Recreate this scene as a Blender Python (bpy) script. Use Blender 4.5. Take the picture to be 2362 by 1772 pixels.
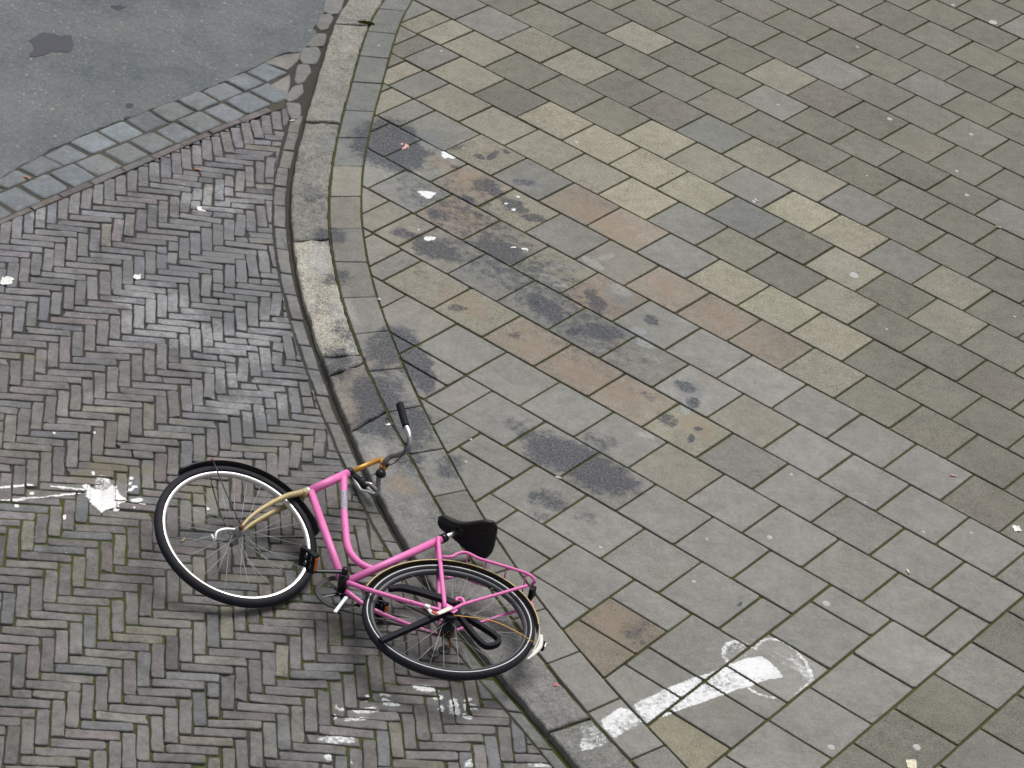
import bpy, math, random
import numpy as np
from mathutils import Vector, Matrix, noise as mnoise

random.seed(7)
rng = np.random.default_rng(11)
scene = bpy.context.scene
for o in list(bpy.data.objects):
    bpy.data.objects.remove(o)
C = scene.collection

# ------------------------------------------------------------------ camera
cam_data = bpy.data.cameras.new('camera')
cam = bpy.data.objects.new('camera', cam_data)
C.objects.link(cam)
cam.location = (-1.1068, -10.6168, 6.9360)
cam.rotation_euler = (0.986331, -0.158238, 0.0)
cam_data.sensor_fit = 'HORIZONTAL'
cam_data.sensor_width = 36.0
cam_data.lens = 99.383
cam_data.clip_start = 0.1
cam_data.clip_end = 500.0
scene.camera = cam

# ------------------------------------------------------------------ overcast sky and veiled sun
SUN_EL, SUN_AZ = math.radians(62), math.radians(25)      # azimuth clockwise from +Y
world = bpy.data.worlds.new('World')
scene.world = world
world.use_nodes = True
wn = world.node_tree
wn.nodes.clear()
wout = wn.nodes.new('ShaderNodeOutputWorld')
wbg = wn.nodes.new('ShaderNodeBackground')
sky = wn.nodes.new('ShaderNodeTexSky')
sky.sky_type = 'NISHITA'
sky.sun_disc = False
sky.sun_elevation = SUN_EL
sky.sun_rotation = SUN_AZ
sky.air_density = 1.0
sky.dust_density = 6.0
sky.ozone_density = 1.0
whs = wn.nodes.new('ShaderNodeHueSaturation')            # cloud cover: the blue is mostly gone
whs.inputs['Saturation'].default_value = 0.28
wn.links.new(sky.outputs[0], whs.inputs['Color'])
wn.links.new(whs.outputs[0], wbg.inputs['Color'])
wbg.inputs['Strength'].default_value = 0.115
wn.links.new(wbg.outputs[0], wout.inputs['Surface'])

sun_data = bpy.data.lights.new('sun', 'SUN')
sun_data.energy = 1.5
sun_data.angle = math.radians(32)
sun_data.color = (1.0, 0.975, 0.94)
sun = bpy.data.objects.new('sun', sun_data)
C.objects.link(sun)
sd = Vector((math.sin(SUN_AZ) * math.cos(SUN_EL), math.cos(SUN_AZ) * math.cos(SUN_EL), math.sin(SUN_EL)))
sun.rotation_euler = sd.to_track_quat('Z', 'Y').to_euler()
sun.location = sd * 20

vs = scene.view_settings
vs.view_transform = 'Standard'
vs.look = 'None'
vs.exposure = 0.0
vs.gamma = 1.0
vs.use_curve_mapping = False
scene.cycles.use_denoising = True
scene.cycles.max_bounces = 6

# ------------------------------------------------------------------ survey of the place (metres, z = 0 on top of the pavement)
D = {'ASPOT': [[-2.5489, 2.6842], [-2.495, 2.7937], [-2.4404, 2.8007], [-2.3965, 2.7836], [-2.3444, 2.8104], [-2.3201, 2.6948], [-2.3245, 2.6222], [-2.3862, 2.603], [-2.4302, 2.5893],
           [-2.455, 2.5372], [-2.5009, 2.5069], [-2.5298, 2.518], [-2.5118, 2.584], [-2.5257, 2.6506]],
 'BIKE': {'X': [-0.8956, 0.4447, 0.0089], 'Y': [0.004, -0.012, 0.9999], 'Z': [0.4448, 0.8956, 0.009], 'o': [-0.2692, -1.919, 0.118]},
 'BORDER_J': [[3.5929, 3.6086], [3.2988, 3.3138], [2.9957, 3.011], [2.6873, 2.712], [2.3565, 2.3866], [2.0554, 2.098], [1.7608, 1.7974], [1.4534, 1.4982], [1.1462, 1.1891],
              [0.8487, 0.8855], [0.5382, 0.588], [0.2389, 0.3055], [-0.0461, 0.0178], [-0.3479, -0.2679], [-0.6482, -0.576], [-0.9363, -0.8605], [-1.9559, -1.8547],
              [-2.2217, -2.1098], [-2.4695, -2.3618]],
 'BP': {'armA': [[-0.0063, 0.045, 0.059], [0.0952, 0.045, 0.0486], [0.2189, 0.045, 0.0168], [0.2616, 0.045, -0.0267]],
        'armB': [[0.0213, 0.045, -0.0293], [0.08, 0.045, -0.1801], [0.1365, 0.045, -0.3273]],
        'armC': [[-0.0363, 0.045, 0.0013], [-0.1588, 0.045, -0.0787], [-0.2148, 0.045, -0.0935], [-0.2256, 0.045, -0.0272], [-0.0538, 0.045, 0.0149]],
        'barL': [[0.6995, 0.0, 0.7407], [0.6863, 0.035, 0.7276], [0.6688, 0.06, 0.74], [0.6211, 0.1, 0.7295], [0.5987, 0.14, 0.7377], [0.6107, 0.165, 0.7622],
                 [0.633, 0.18, 0.7844], [0.6569, 0.185, 0.8062]],
        'barR': [[0.6995, 0.0, 0.7407], [0.701, -0.025, 0.7279], [0.7014, -0.07, 0.7219], [0.6902, -0.105, 0.7082], [0.6904, -0.122, 0.6941], [0.7122, -0.128, 0.6997],
                 [0.747, -0.128, 0.7175]],
        'bb': [[0.447, 0.0, -0.0527]],
        'bell': [[0.6781, 0.0, 0.679]],
        'cable': [[0.7276, 0.175, 0.7741], [0.7471, 0.19, 0.799], [0.701, 0.19, 0.7694], [0.6009, 0.17, 0.7035], [0.6243, 0.08, 0.7087], [0.6853, 0.0, 0.7308],
                  [0.7253, -0.03, 0.6673], [0.7586, 0.02, 0.5552]],
        'chainB': [[0.3904, -0.045, -0.1294], [0.0591, -0.045, -0.0847]],
        'chainT': [[0.4061, -0.045, -0.0118], [0.116, -0.045, -0.0087]],
        'crankL': [[0.4523, 0.06, -0.059], [0.5597, 0.075, -0.1629]],
        'crankR': [[0.4342, -0.06, -0.0251], [0.3098, -0.075, 0.0227]],
        'crown': [[0.8737, 0.0, 0.38]],
        'cstayL': [[0.4242, 0.022, -0.0648], [0.2864, 0.045, -0.0721], [0.0216, 0.062, -0.0342]],
        'down': [[0.844, 0.0, 0.3831], [0.4487, 0.0, -0.0496]],
        'dropL': [[-0.0016, 0.062, -0.0162]],
        'f_bits': [[0.0455, 0.0, -0.0603], [0.0519, 0.0, -0.1059]],
        'f_bladeL': [[-0.0794, 0.03, 0.3811], [-0.0492, 0.042, 0.2953], [-0.0238, 0.048, 0.2147], [-0.0057, 0.05, 0.1266], [-0.0092, 0.052, 0.0492], [-0.0132, 0.055, -0.0123]],
        'f_bladeR': [[-0.0512, -0.03, 0.339], [-0.0356, -0.045, 0.2704], [-0.011, -0.05, 0.1956], [-0.0035, -0.052, 0.1365], [-0.0035, -0.055, 0.0602]],
        'f_crown': [[-0.0752, 0.0, 0.415]],
        'f_mg': [[0.343, 0.0, 0.0983], [0.2894, 0.0, 0.2206], [0.2254, 0.0, 0.2946], [0.119, 0.0, 0.3486], [-0.0274, 0.0, 0.3566], [-0.2399, 0.0, 0.2747]],
        'f_strutA': [[0.2772, 0.03, 0.1988], [0.0238, 0.05, 0.0161]],
        'fhub': [0.9477, -0.0202, -0.0336],
        'fn': [-0.3163, 0.9434, -0.0993],
        'fstrut': [[1.2552, 0.03, 0.2565]],
        'gripL': [[0.6526, 0.185, 0.8014], [0.7425, 0.2, 0.9079]],
        'gripR': [[0.7439, -0.127, 0.715], [0.8386, -0.124, 0.7556]],
        'gstay': [[-0.0283, 0.07, -0.0387], [-0.1548, 0.06, 0.0353], [-0.2629, 0.05, 0.0499], [-0.3394, 0.03, 0.058]],
        'head': [[0.8555, 0.0, 0.3818], [0.7883, 0.0, 0.5978]],
        'leverL': [[0.6026, 0.15, 0.737], [0.6842, 0.17, 0.7767], [0.7156, 0.175, 0.7925], [0.7308, 0.178, 0.7629]],
        'leverR': [[0.6914, -0.11, 0.6797], [0.7229, -0.118, 0.6873], [0.7563, -0.125, 0.6885], [0.7932, -0.125, 0.7162], [0.8411, -0.122, 0.7468]],
        'mgf': [[1.3354, 0.0, 0.17], [1.2799, 0.0, 0.2881], [0.6839, 0.0, 0.1676]],
        'mgr': [[0.357, 0.0, -0.0069], [-0.3293, 0.0, 0.1481], [-0.3592, 0.0, 0.0456]],
        'nose': [[0.3315, 0.0, 0.5808]],
        'pedalL': [[0.5744, 0.12, -0.1772]],
        'pedalR': [[0.3063, -0.12, 0.0291]],
        'plate': [[0.3942, 0.02, -0.1177], [0.3842, 0.02, -0.2311]],
        'post': [[0.2641, 0.0, 0.4556], [0.2344, 0.0, 0.538]],
        'rackL': [[0.187, 0.05, 0.2845], [0.1549, 0.055, 0.3019], [0.1403, 0.058, 0.3372], [0.1136, 0.06, 0.3581], [0.0578, 0.06, 0.3557], [-0.0181, 0.06, 0.3707],
                  [-0.1172, 0.06, 0.3892], [-0.1633, 0.06, 0.3884], [-0.1828, 0.045, 0.383], [-0.1737, 0.02, 0.3824]],
        'rackStayL': [[-0.1755, 0.06, 0.3215], [-0.0974, 0.062, 0.1802], [-0.0291, 0.064, 0.0562], [-0.0057, 0.064, -0.009]],
        'ringc': [[0.4618, -0.045, -0.0771]],
        'sadclamp': [[0.2312, 0.0, 0.5483]],
        'sadrear': [[0.1419, 0.0, 0.5993]],
        'seat': [[0.4458, 0.0, -0.0547], [0.2641, 0.0, 0.4556]],
        'sstayL': [[0.2745, 0.018, 0.4259], [0.23, 0.022, 0.348], [0.0208, 0.062, -0.0124]],
        'stem': [[0.7861, 0.0, 0.6095], [0.7301, 0.0, 0.7673]],
        'stemclamp': [[0.7301, 0.0, 0.7673], [0.6996, 0.0, 0.744], [0.6936, -0.01, 0.7247]],
        'strip': [[0.075, 0.07, -0.0597], [0.0324, 0.072, -0.079], [-0.0154, 0.072, -0.077]],
        'tail': [[-0.3231, 0.0, 0.1574]],
        'tail2': [[-0.1831, 0.03, 0.3595]],
        'top': [[0.7903, 0.0, 0.5636], [0.6844, 0.0, 0.3768], [0.6066, 0.0, 0.2522], [0.5532, 0.0, 0.1725], [0.5069, 0.0, 0.1263], [0.4486, 0.0, 0.0976], [0.3933, 0.0, 0.0967]],
        'wires': [[0.1073, 0.06, 0.3541], [0.0273, 0.06, 0.3648], [-0.056, 0.06, 0.3783], [-0.1401, 0.06, 0.385]]},
 'BRICK': {'o': [-1.7379, -1.3355], 't': 0.097151, 'w': 0.05252},
 'BUTTS': [[-2.3592, 1.2745, -0.032, 15, 'orange'], [-1.5665, 1.5925, -0.032, 5, 'orange'], [-1.1384, 2.214, -0.032, -20, 'white'], [-1.344, -1.4208, -0.032, -60, 'tan'],
           [2.002, -0.2736, 0, 0, 'pink'], [0.2024, -0.6797, 0, 5, 'white'], [2.5587, 2.0923, 0, 20, 'tan'], [1.2688, 2.0044, 0, 40, 'white'], [1.7026, -1.043, 0, 70, 'white']],
 'CAM': {'lens': 99.3833, 'loc': [-1.1068, -10.6168, 6.936], 'rx': 0.986331, 'ry': -0.158238},
 'COB_asph': [[-2.4842, 1.2482], [-2.3417, 1.4985], [-2.2395, 1.6352], [-2.1861, 1.7596], [-2.0541, 1.8994], [-1.9272, 2.0302], [-1.8273, 2.1832], [-1.7032, 2.2974],
              [-1.6003, 2.4652], [-1.483, 2.6002], [-1.3406, 2.8057], [-1.2385, 2.9609], [-1.1374, 3.0133]],
 'COB_brk': [[-2.4198, 0.821], [-2.3306, 0.9439], [-2.2247, 1.0816], [-2.0195, 1.3264], [-1.8393, 1.5526], [-1.7167, 1.7131], [-1.6001, 1.8744], [-1.4541, 2.0376],
             [-1.3256, 2.2365], [-1.179, 2.3571]],
 'COB_crack': [[-1.3406, 2.8057], [-1.2385, 2.9609], [-1.1374, 3.0133], [-1.0735, 3.2232], [-1.0892, 3.3255], [-1.05, 3.4904], [-1.0404, 3.6708]],
 'COB_low': [[-2.4281, 0.8761], [-2.213, 1.1186], [-2.1468, 1.2563], [-2.0526, 1.3867], [-1.938, 1.5069], [-1.8234, 1.6465], [-1.7144, 1.7773], [-1.6121, 1.9078],
             [-1.5177, 2.0472], [-1.4039, 2.1942], [-1.3031, 2.3008], [-1.1932, 2.4307]],
 'COB_lumps': [[-0.9883, 3.6208], [-1.0356, 3.4076], [-1.0699, 3.1606], [-1.087, 2.9666], [-1.1223, 2.771], [-1.1452, 2.5435], [-1.1418, 2.3488]],
 'COB_mid': [[-2.4656, 1.125], [-2.3715, 1.2281], [-2.2477, 1.3754], [-2.1559, 1.5248], [-2.0423, 1.6558], [-1.9342, 1.7777], [-1.8339, 1.9081], [-1.7146, 2.0458],
             [-1.6133, 2.2086], [-1.5058, 2.3274], [-1.3893, 2.4699], [-1.2973, 2.5969], [-1.1867, 2.7513]],
 'FILL': [[[-1.3403, 2.8017], [-1.272, 2.8988], [-1.2193, 2.9566], [-1.1415, 3.0016], [-1.141, 2.9188], [-1.1696, 2.8483], [-1.2025, 2.7769], [-1.2654, 2.8044]],
          [[-1.298, 2.5429], [-1.2525, 2.6204], [-1.1857, 2.7354], [-1.1742, 2.6744], [-1.179, 2.4939], [-1.199, 2.4486]],
          [[-1.1983, 2.3707], [-1.3003, 2.2632], [-1.2953, 2.3186], [-1.2015, 2.4185]]],
 'GRID': {'g': -0.662621, 'o': [0.9668, 1.0309], 'pitch': 0.305},
 'GUM': [[1.7201, 1.3891, 0.0232], [2.8943, 4.585, 0.025], [2.6726, 4.7472, 0.0125], [1.2483, -0.4277, 0.0089], [1.1123, -0.9215, 0.0125], [0.762, -1.3026, 0.0089],
         [1.602, -2.1878, 0.0161], [1.2528, -2.2516, 0.0143], [1.3208, -1.3353, 0.0161], [1.8088, -0.7358, 0.0071], [2.5547, 3.0954, 0.0125], [2.1006, 3.1376, 0.0143],
         [2.0063, 3.9875, 0.0089], [1.5663, -0.5705, 0.0071], [1.474, 3.1182, 0.0089], [0.3409, 2.3662, 0.0107], [-0.3886, 3.1845, 0.0089], [-0.7313, 3.1447, 0.0071],
         [-0.6248, 0.5675, 0.0089], [-0.1837, -0.4685, 0.0089], [-0.2003, -0.6531, 0.0071], [0.3741, -1.1449, 0.0089], [2.4329, 2.3893, 0.0125], [2.4127, 2.6412, 0.0107],
         [1.2592, 1.9973, 0.0125], [2.5112, 1.2031, 0.0071], [0.8348, -0.9958, 0.0071], [2.0271, -0.6957, 0.0071], [2.3037, 3.8508, 0.0071], [1.8318, 0.9144, 0.0071],
         [1.9, 2.4497, 0.0071]],
 'K0': [[0.2531, -2.55], [0.1792, -2.425], [0.1018, -2.3], [0.0236, -2.175], [-0.0532, -2.05], [-0.1274, -1.925], [-0.1981, -1.8], [-0.2647, -1.675], [-0.327, -1.55],
        [-0.3852, -1.425], [-0.4396, -1.3], [-0.4903, -1.175], [-0.5379, -1.05], [-0.5828, -0.925], [-0.6254, -0.8], [-0.666, -0.675], [-0.7049, -0.55], [-0.7425, -0.425],
        [-0.7788, -0.3], [-0.814, -0.175], [-0.8479, -0.05], [-0.8806, 0.075], [-0.9119, 0.2], [-0.9416, 0.325], [-0.9694, 0.45], [-0.9952, 0.575], [-1.0186, 0.7],
        [-1.0394, 0.825], [-1.0574, 0.95], [-1.0723, 1.075], [-1.0841, 1.2], [-1.0927, 1.325], [-1.0982, 1.45], [-1.1005, 1.575], [-1.1, 1.7], [-1.0969, 1.825], [-1.0915, 1.95],
        [-1.0842, 2.075], [-1.0756, 2.2], [-1.066, 2.325], [-1.056, 2.45], [-1.0459, 2.575], [-1.036, 2.7], [-1.0265, 2.825], [-1.0171, 2.95], [-1.0076, 3.075], [-0.9969, 3.2],
        [-0.9839, 3.325], [-0.9664, 3.45], [-0.9417, 3.575], [-0.9063, 3.7]],
 'K1': [[0.5063, -2.55], [0.4225, -2.425], [0.3416, -2.3], [0.2641, -2.175], [0.1901, -2.05], [0.1195, -1.925], [0.0523, -1.8], [-0.0118, -1.675], [-0.0729, -1.55],
        [-0.1313, -1.425], [-0.1873, -1.3], [-0.2411, -1.175], [-0.293, -1.05], [-0.343, -0.925], [-0.3914, -0.8], [-0.4381, -0.675], [-0.4834, -0.55], [-0.527, -0.425],
        [-0.569, -0.3], [-0.6093, -0.175], [-0.6477, -0.05], [-0.6841, 0.075], [-0.7183, 0.2], [-0.75, 0.325], [-0.7793, 0.45], [-0.8057, 0.575], [-0.8293, 0.7], [-0.8499, 0.825],
        [-0.8674, 0.95], [-0.8818, 1.075], [-0.893, 1.2], [-0.9012, 1.325], [-0.9064, 1.45], [-0.9089, 1.575], [-0.9088, 1.7], [-0.9065, 1.825], [-0.9022, 1.95], [-0.8963, 2.075],
        [-0.889, 2.2], [-0.8809, 2.325], [-0.8721, 2.45], [-0.863, 2.575], [-0.8536, 2.7], [-0.844, 2.825], [-0.8341, 2.95], [-0.8235, 3.075], [-0.8115, 3.2], [-0.7972, 3.325],
        [-0.7792, 3.45], [-0.7557, 3.575], [-0.7242, 3.7]],
 'K2': [[0.7194, -2.55], [0.6358, -2.425], [0.5523, -2.3], [0.4703, -2.175], [0.3909, -2.05], [0.3149, -1.925], [0.2424, -1.8], [0.1738, -1.675], [0.1088, -1.55], [0.0474, -1.425],
        [-0.0107, -1.3], [-0.0658, -1.175], [-0.1182, -1.05], [-0.1683, -0.925], [-0.2163, -0.8], [-0.2624, -0.675], [-0.3069, -0.55], [-0.3499, -0.425], [-0.3913, -0.3],
        [-0.4313, -0.175], [-0.4698, -0.05], [-0.5066, 0.075], [-0.5417, 0.2], [-0.5747, 0.325], [-0.6056, 0.45], [-0.6341, 0.575], [-0.66, 0.7], [-0.683, 0.825], [-0.703, 0.95],
        [-0.7199, 1.075], [-0.7336, 1.2], [-0.744, 1.325], [-0.7512, 1.45], [-0.7553, 1.575], [-0.7564, 1.7], [-0.7548, 1.825], [-0.7507, 1.95], [-0.7445, 2.075], [-0.7367, 2.2],
        [-0.7276, 2.325], [-0.7175, 2.45], [-0.707, 2.575], [-0.6963, 2.7], [-0.6856, 2.825], [-0.6749, 2.95], [-0.664, 3.075], [-0.6526, 3.2], [-0.6399, 3.325], [-0.6245, 3.45],
        [-0.6048, 3.575], [-0.5783, 3.7]],
 'KERB_J': [[3.3309, 3.3623], [2.1872, 2.216], [0.9916, 1.0536], [0.0222, 0.0777], [-0.1244, 0.017], [-0.5341, -0.3479]],
 'LUMPS': [[[-1.044, 3.7369], [-0.9476, 3.7912], [-0.9458, 3.6569], [-0.9639, 3.5292], [-1.0115, 3.5028], [-1.0524, 3.5336]],
           [[-1.0631, 3.4642], [-1.0113, 3.4985], [-0.9888, 3.4444], [-1.0112, 3.318], [-1.0534, 3.2938], [-1.0749, 3.3301]],
           [[-1.0747, 3.2442], [-1.0172, 3.2518], [-1.0239, 3.1117], [-1.0844, 3.0822], [-1.1279, 3.0896]],
           [[-1.1341, 3.0352], [-1.0556, 3.0807], [-1.0341, 3.0039], [-1.0543, 2.8941], [-1.1187, 2.864], [-1.1404, 2.9087]],
           [[-1.1458, 2.8454], [-1.0897, 2.8524], [-1.0762, 2.7852], [-1.0984, 2.6874], [-1.1332, 2.6467], [-1.1559, 2.6799]],
           [[-1.1581, 2.5992], [-1.1097, 2.6438], [-1.0997, 2.5573], [-1.1227, 2.4813], [-1.1654, 2.4292], [-1.1906, 2.4609]],
           [[-1.1783, 2.4156], [-1.1094, 2.4167], [-1.0989, 2.3228], [-1.1076, 2.2434], [-1.1395, 2.2436], [-1.1662, 2.3029]]],
 'MOSS': [-0.8081, 3.3886],
 'P_brickpaint': [[[-0.3893, -2.1624], [-0.3691, -2.1479], [-0.3233, -2.1463], [-0.2749, -2.1512], [-0.2813, -2.1737], [-0.3086, -2.1824], [-0.3313, -2.1902], [-0.3681, -2.1831]],
                  [[-0.3103, -2.2074], [-0.2902, -2.1895], [-0.2672, -2.1922], [-0.2668, -2.2132], [-0.2984, -2.2296]],
                  [[-0.2881, -2.28], [-0.2661, -2.2446], [-0.2567, -2.2602], [-0.256, -2.2914]],
                  [[-0.2461, -2.2163], [-0.2075, -2.202], [-0.1946, -2.2972], [-0.2011, -2.3123], [-0.2377, -2.2984]],
                  [[-0.1888, -2.2265], [-0.134, -2.2162], [-0.1244, -2.2633], [-0.1835, -2.2743]], [[-0.188, -2.2821], [-0.1469, -2.2883], [-0.151, -2.3237], [-0.1874, -2.3166]],
                  [[-0.1892, -2.1985], [-0.1526, -2.1916], [-0.1524, -2.2091], [-0.1889, -2.216]], [[-0.566, -2.2557], [-0.5301, -2.2454], [-0.5468, -2.28], [-0.5644, -2.2903]],
                  [[-0.513, -2.2176], [-0.4627, -2.2222], [-0.4666, -2.2404], [-0.5077, -2.2377]],
                  [[-0.5026, -2.2507], [-0.4567, -2.263], [-0.4242, -2.2847], [-0.4375, -2.2942], [-0.4965, -2.2914]],
                  [[-0.6118, -2.3407], [-0.5274, -2.311], [-0.5084, -2.3351], [-0.5436, -2.3555], [-0.6063, -2.3603]],
                  [[-0.6403, -2.4009], [-0.5695, -2.3809], [-0.5469, -2.3836], [-0.5682, -2.408], [-0.635, -2.417]],
                  [[-0.7359, -2.5269], [-0.6755, -2.4957], [-0.5908, -2.5003], [-0.594, -2.5277], [-0.668, -2.5546], [-0.7307, -2.5394]],
                  [[-0.6905, -2.3829], [-0.6731, -2.3728], [-0.6706, -2.4202], [-0.6887, -2.4168]],
                  [[-0.6704, -2.3379], [-0.6389, -2.3389], [-0.6427, -2.3534], [-0.6651, -2.3541]],
                  [[-0.7041, -2.6209], [-0.6695, -2.6081], [-0.6675, -2.6473], [-0.6979, -2.6528]],
                  [[0.0574, -2.5296], [0.1069, -2.514], [0.1517, -2.526], [0.1741, -2.5326], [0.0618, -2.5528]],
                  [[-0.1748, -2.5649], [-0.144, -2.5393], [-0.1434, -2.5897], [-0.1744, -2.5953]], [[-0.6087, -2.5904], [-0.6021, -2.5892], [-0.5971, -2.6477], [-0.6037, -2.6489]],
                  [[-0.6777, -2.3289], [-0.671, -2.3276], [-0.6653, -2.3507], [-0.6742, -2.3524]]],
 'P_drops': [[[-0.3663, 2.0519], [-0.3484, 2.0694], [-0.3298, 2.0438], [-0.2929, 2.0111], [-0.3107, 1.9937], [-0.3291, 2.0069], [-0.3467, 1.9834], [-0.3624, 2.0098]],
             [[-0.478, 1.6153], [-0.4636, 1.6288], [-0.4283, 1.635], [-0.381, 1.6304], [-0.3979, 1.5963], [-0.4088, 1.5581], [-0.4293, 1.5583], [-0.4565, 1.586]],
             [[-0.4342, 1.1849], [-0.423, 1.1991], [-0.3713, 1.2017], [-0.3821, 1.1709], [-0.416, 1.1485], [-0.4306, 1.1579]],
             [[-0.005, 1.5754], [0.0187, 1.5819], [0.0157, 1.5578], [-0.002, 1.5587]], [[0.0159, 1.7142], [0.0397, 1.7113], [0.0337, 1.6919], [0.0188, 1.6961]],
             [[-0.0376, 1.6251], [-0.0198, 1.6241], [-0.0257, 1.6084], [-0.0376, 1.6098]],
             [[0.0414, 1.2109], [0.0733, 1.2082], [0.0789, 1.1818], [0.0674, 1.1954], [0.0472, 1.1901]], [[-0.0078, 1.2034], [0.0212, 1.2133], [0.0212, 1.1999], [-0.0078, 1.1945]],
             [[-0.4647, 1.2498], [-0.4531, 1.2473], [-0.4557, 1.2353], [-0.4644, 1.2364]], [[-0.4448, 1.2608], [-0.4361, 1.2575], [-0.4387, 1.2455], [-0.4444, 1.2462]]],
 'P_leg': {'arm': [[0.5069, -2.2376], [0.4787, -2.1681], [0.4734, -2.1456], [0.5246, -2.1029], [0.6156, -2.0189], [0.7071, -1.9483], [0.7793, -1.9005], [0.8728, -1.8285],
                   [0.9201, -1.7897], [0.9869, -1.7519], [1.0133, -1.7417], [1.0433, -1.7708], [1.0727, -1.8047], [1.0967, -1.864], [1.0409, -1.8845], [1.0074, -1.9055],
                   [0.967, -1.9375], [0.8944, -1.9803], [0.8085, -2.0445], [0.7044, -2.1163], [0.6335, -2.1673], [0.5566, -2.2283], [0.5184, -2.2586]],
           'edge': [[1.1111, -1.7277], [1.1496, -1.7302], [1.1911, -1.7719], [1.21, -1.8472], [1.1861, -1.9006], [1.1503, -1.9462], [1.1236, -1.9609], [1.1684, -1.8845],
                    [1.1679, -1.8159], [1.1404, -1.7619]],
           'foot': [[0.3403, -2.2685], [0.4231, -2.1692], [0.4597, -2.1811], [0.5099, -2.2417], [0.4808, -2.2795], [0.4302, -2.3256], [0.3925, -2.3645], [0.3633, -2.3196]],
           'hand': [[0.8789, -1.8322], [0.9199, -1.7927], [0.9867, -1.7539], [1.0132, -1.7438], [1.0431, -1.7728], [1.0725, -1.8067], [1.0935, -1.8646], [1.041, -1.8825],
                    [1.0032, -1.877], [0.9401, -1.8696]],
           'haze': [[0.9906, -1.7012], [1.0601, -1.6371], [1.1169, -1.6563], [1.1693, -1.7264], [1.1949, -1.8009], [1.1887, -1.8708], [1.1382, -1.9388], [1.0914, -1.967],
                    [1.0336, -1.978], [1.0987, -1.8783], [1.0743, -1.7846], [1.0145, -1.7265]],
           'outline': [[[0.8731, -1.8235], [0.8569, -1.7772], [0.8601, -1.7267], [0.8819, -1.6873], [0.9089, -1.6689], [0.9411, -1.6706], [0.9717, -1.6948]],
                       [[1.0206, -1.6449], [1.0613, -1.6217], [1.1124, -1.6319], [1.1605, -1.678], [1.1937, -1.7416], [1.208, -1.7983], [1.2124, -1.8565], [1.1861, -1.9006],
                        [1.1576, -1.9351], [1.1365, -1.9585]],
                       [[0.9463, -1.9608], [0.9823, -1.9877], [1.0257, -1.9987], [1.0445, -1.9999]], [[0.9906, -1.7012], [1.0206, -1.6449]]],
           'speck': [[0.2599, -2.3111], [0.3091, -2.2928], [0.3567, -2.3391], [0.3676, -2.3828], [0.3425, -2.4146], [0.2935, -2.4416], [0.263, -2.4561], [0.2579, -2.4119],
                     [0.2708, -2.3732]],
           'thumb': [[0.8666, -1.7254], [0.8881, -1.6911], [0.9215, -1.6745], [0.9655, -1.691], [0.9702, -1.7152], [0.9406, -1.7708], [0.8857, -1.826], [0.8679, -1.8048]]},
 'P_splat': {'blobs': [[[-1.6044, -1.0421], [-1.597, -1.0384], [-1.5892, -1.0387], [-1.5865, -1.0482], [-1.587, -1.0584], [-1.5944, -1.062], [-1.6022, -1.0618],
                        [-1.6048, -1.0523]],
                       [[-1.6031, -1.0796], [-1.5976, -1.0764], [-1.5917, -1.0771], [-1.5894, -1.0866], [-1.5895, -1.0967], [-1.595, -1.0999], [-1.6009, -1.0992],
                        [-1.6031, -1.0896]],
                       [[-1.5883, -1.1031], [-1.578, -1.0992], [-1.5674, -1.0985], [-1.5644, -1.1062], [-1.5656, -1.1148], [-1.5758, -1.1187], [-1.5865, -1.1194],
                        [-1.5895, -1.1117]],
                       [[-1.6022, -1.122], [-1.593, -1.1176], [-1.5832, -1.1178], [-1.58, -1.1288], [-1.5807, -1.1406], [-1.5899, -1.1449], [-1.5996, -1.1447], [-1.6028, -1.1338]],
                       [[-1.5811, -1.1845], [-1.5737, -1.1813], [-1.5659, -1.1812], [-1.5635, -1.189], [-1.5642, -1.1973], [-1.5715, -1.2006], [-1.5793, -1.2006],
                        [-1.5817, -1.1929]],
                       [[-1.576, -1.1826], [-1.5573, -1.1759], [-1.5381, -1.1743], [-1.5329, -1.1864], [-1.5353, -1.2001], [-1.5539, -1.2068], [-1.5731, -1.2083],
                        [-1.5783, -1.1963]],
                       [[-1.5271, -1.209], [-1.5225, -1.207], [-1.5176, -1.207], [-1.5162, -1.2116], [-1.5166, -1.2166], [-1.5212, -1.2186], [-1.526, -1.2187], [-1.5275, -1.2141]],
                       [[-1.5435, -1.2134], [-1.5389, -1.2116], [-1.5341, -1.2114], [-1.5327, -1.2152], [-1.5332, -1.2194], [-1.5378, -1.2212], [-1.5426, -1.2214],
                        [-1.544, -1.2176]],
                       [[-1.6432, -1.2605], [-1.635, -1.2564], [-1.6263, -1.2568], [-1.6234, -1.2676], [-1.6237, -1.2791], [-1.6319, -1.2832], [-1.6406, -1.2828],
                        [-1.6436, -1.272]],
                       [[-1.5655, -1.2461], [-1.5619, -1.244], [-1.5579, -1.2444], [-1.5565, -1.2507], [-1.5565, -1.2572], [-1.5601, -1.2593], [-1.564, -1.2588],
                        [-1.5655, -1.2526]],
                       [[-1.6972, -1.0786], [-1.6926, -1.0762], [-1.6877, -1.0765], [-1.686, -1.0828], [-1.6862, -1.0896], [-1.6908, -1.0919], [-1.6957, -1.0917],
                        [-1.6974, -1.0853]],
                       [[-1.7593, -1.0411], [-1.7558, -1.0379], [-1.7517, -1.0394], [-1.7495, -1.0507], [-1.7489, -1.0623], [-1.7524, -1.0655], [-1.7564, -1.064],
                        [-1.7586, -1.0527]],
                       [[-1.6556, -1.1137], [-1.652, -1.1113], [-1.648, -1.1121], [-1.6463, -1.12], [-1.6461, -1.1283], [-1.6497, -1.1308], [-1.6537, -1.13], [-1.6554, -1.122]]],
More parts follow.
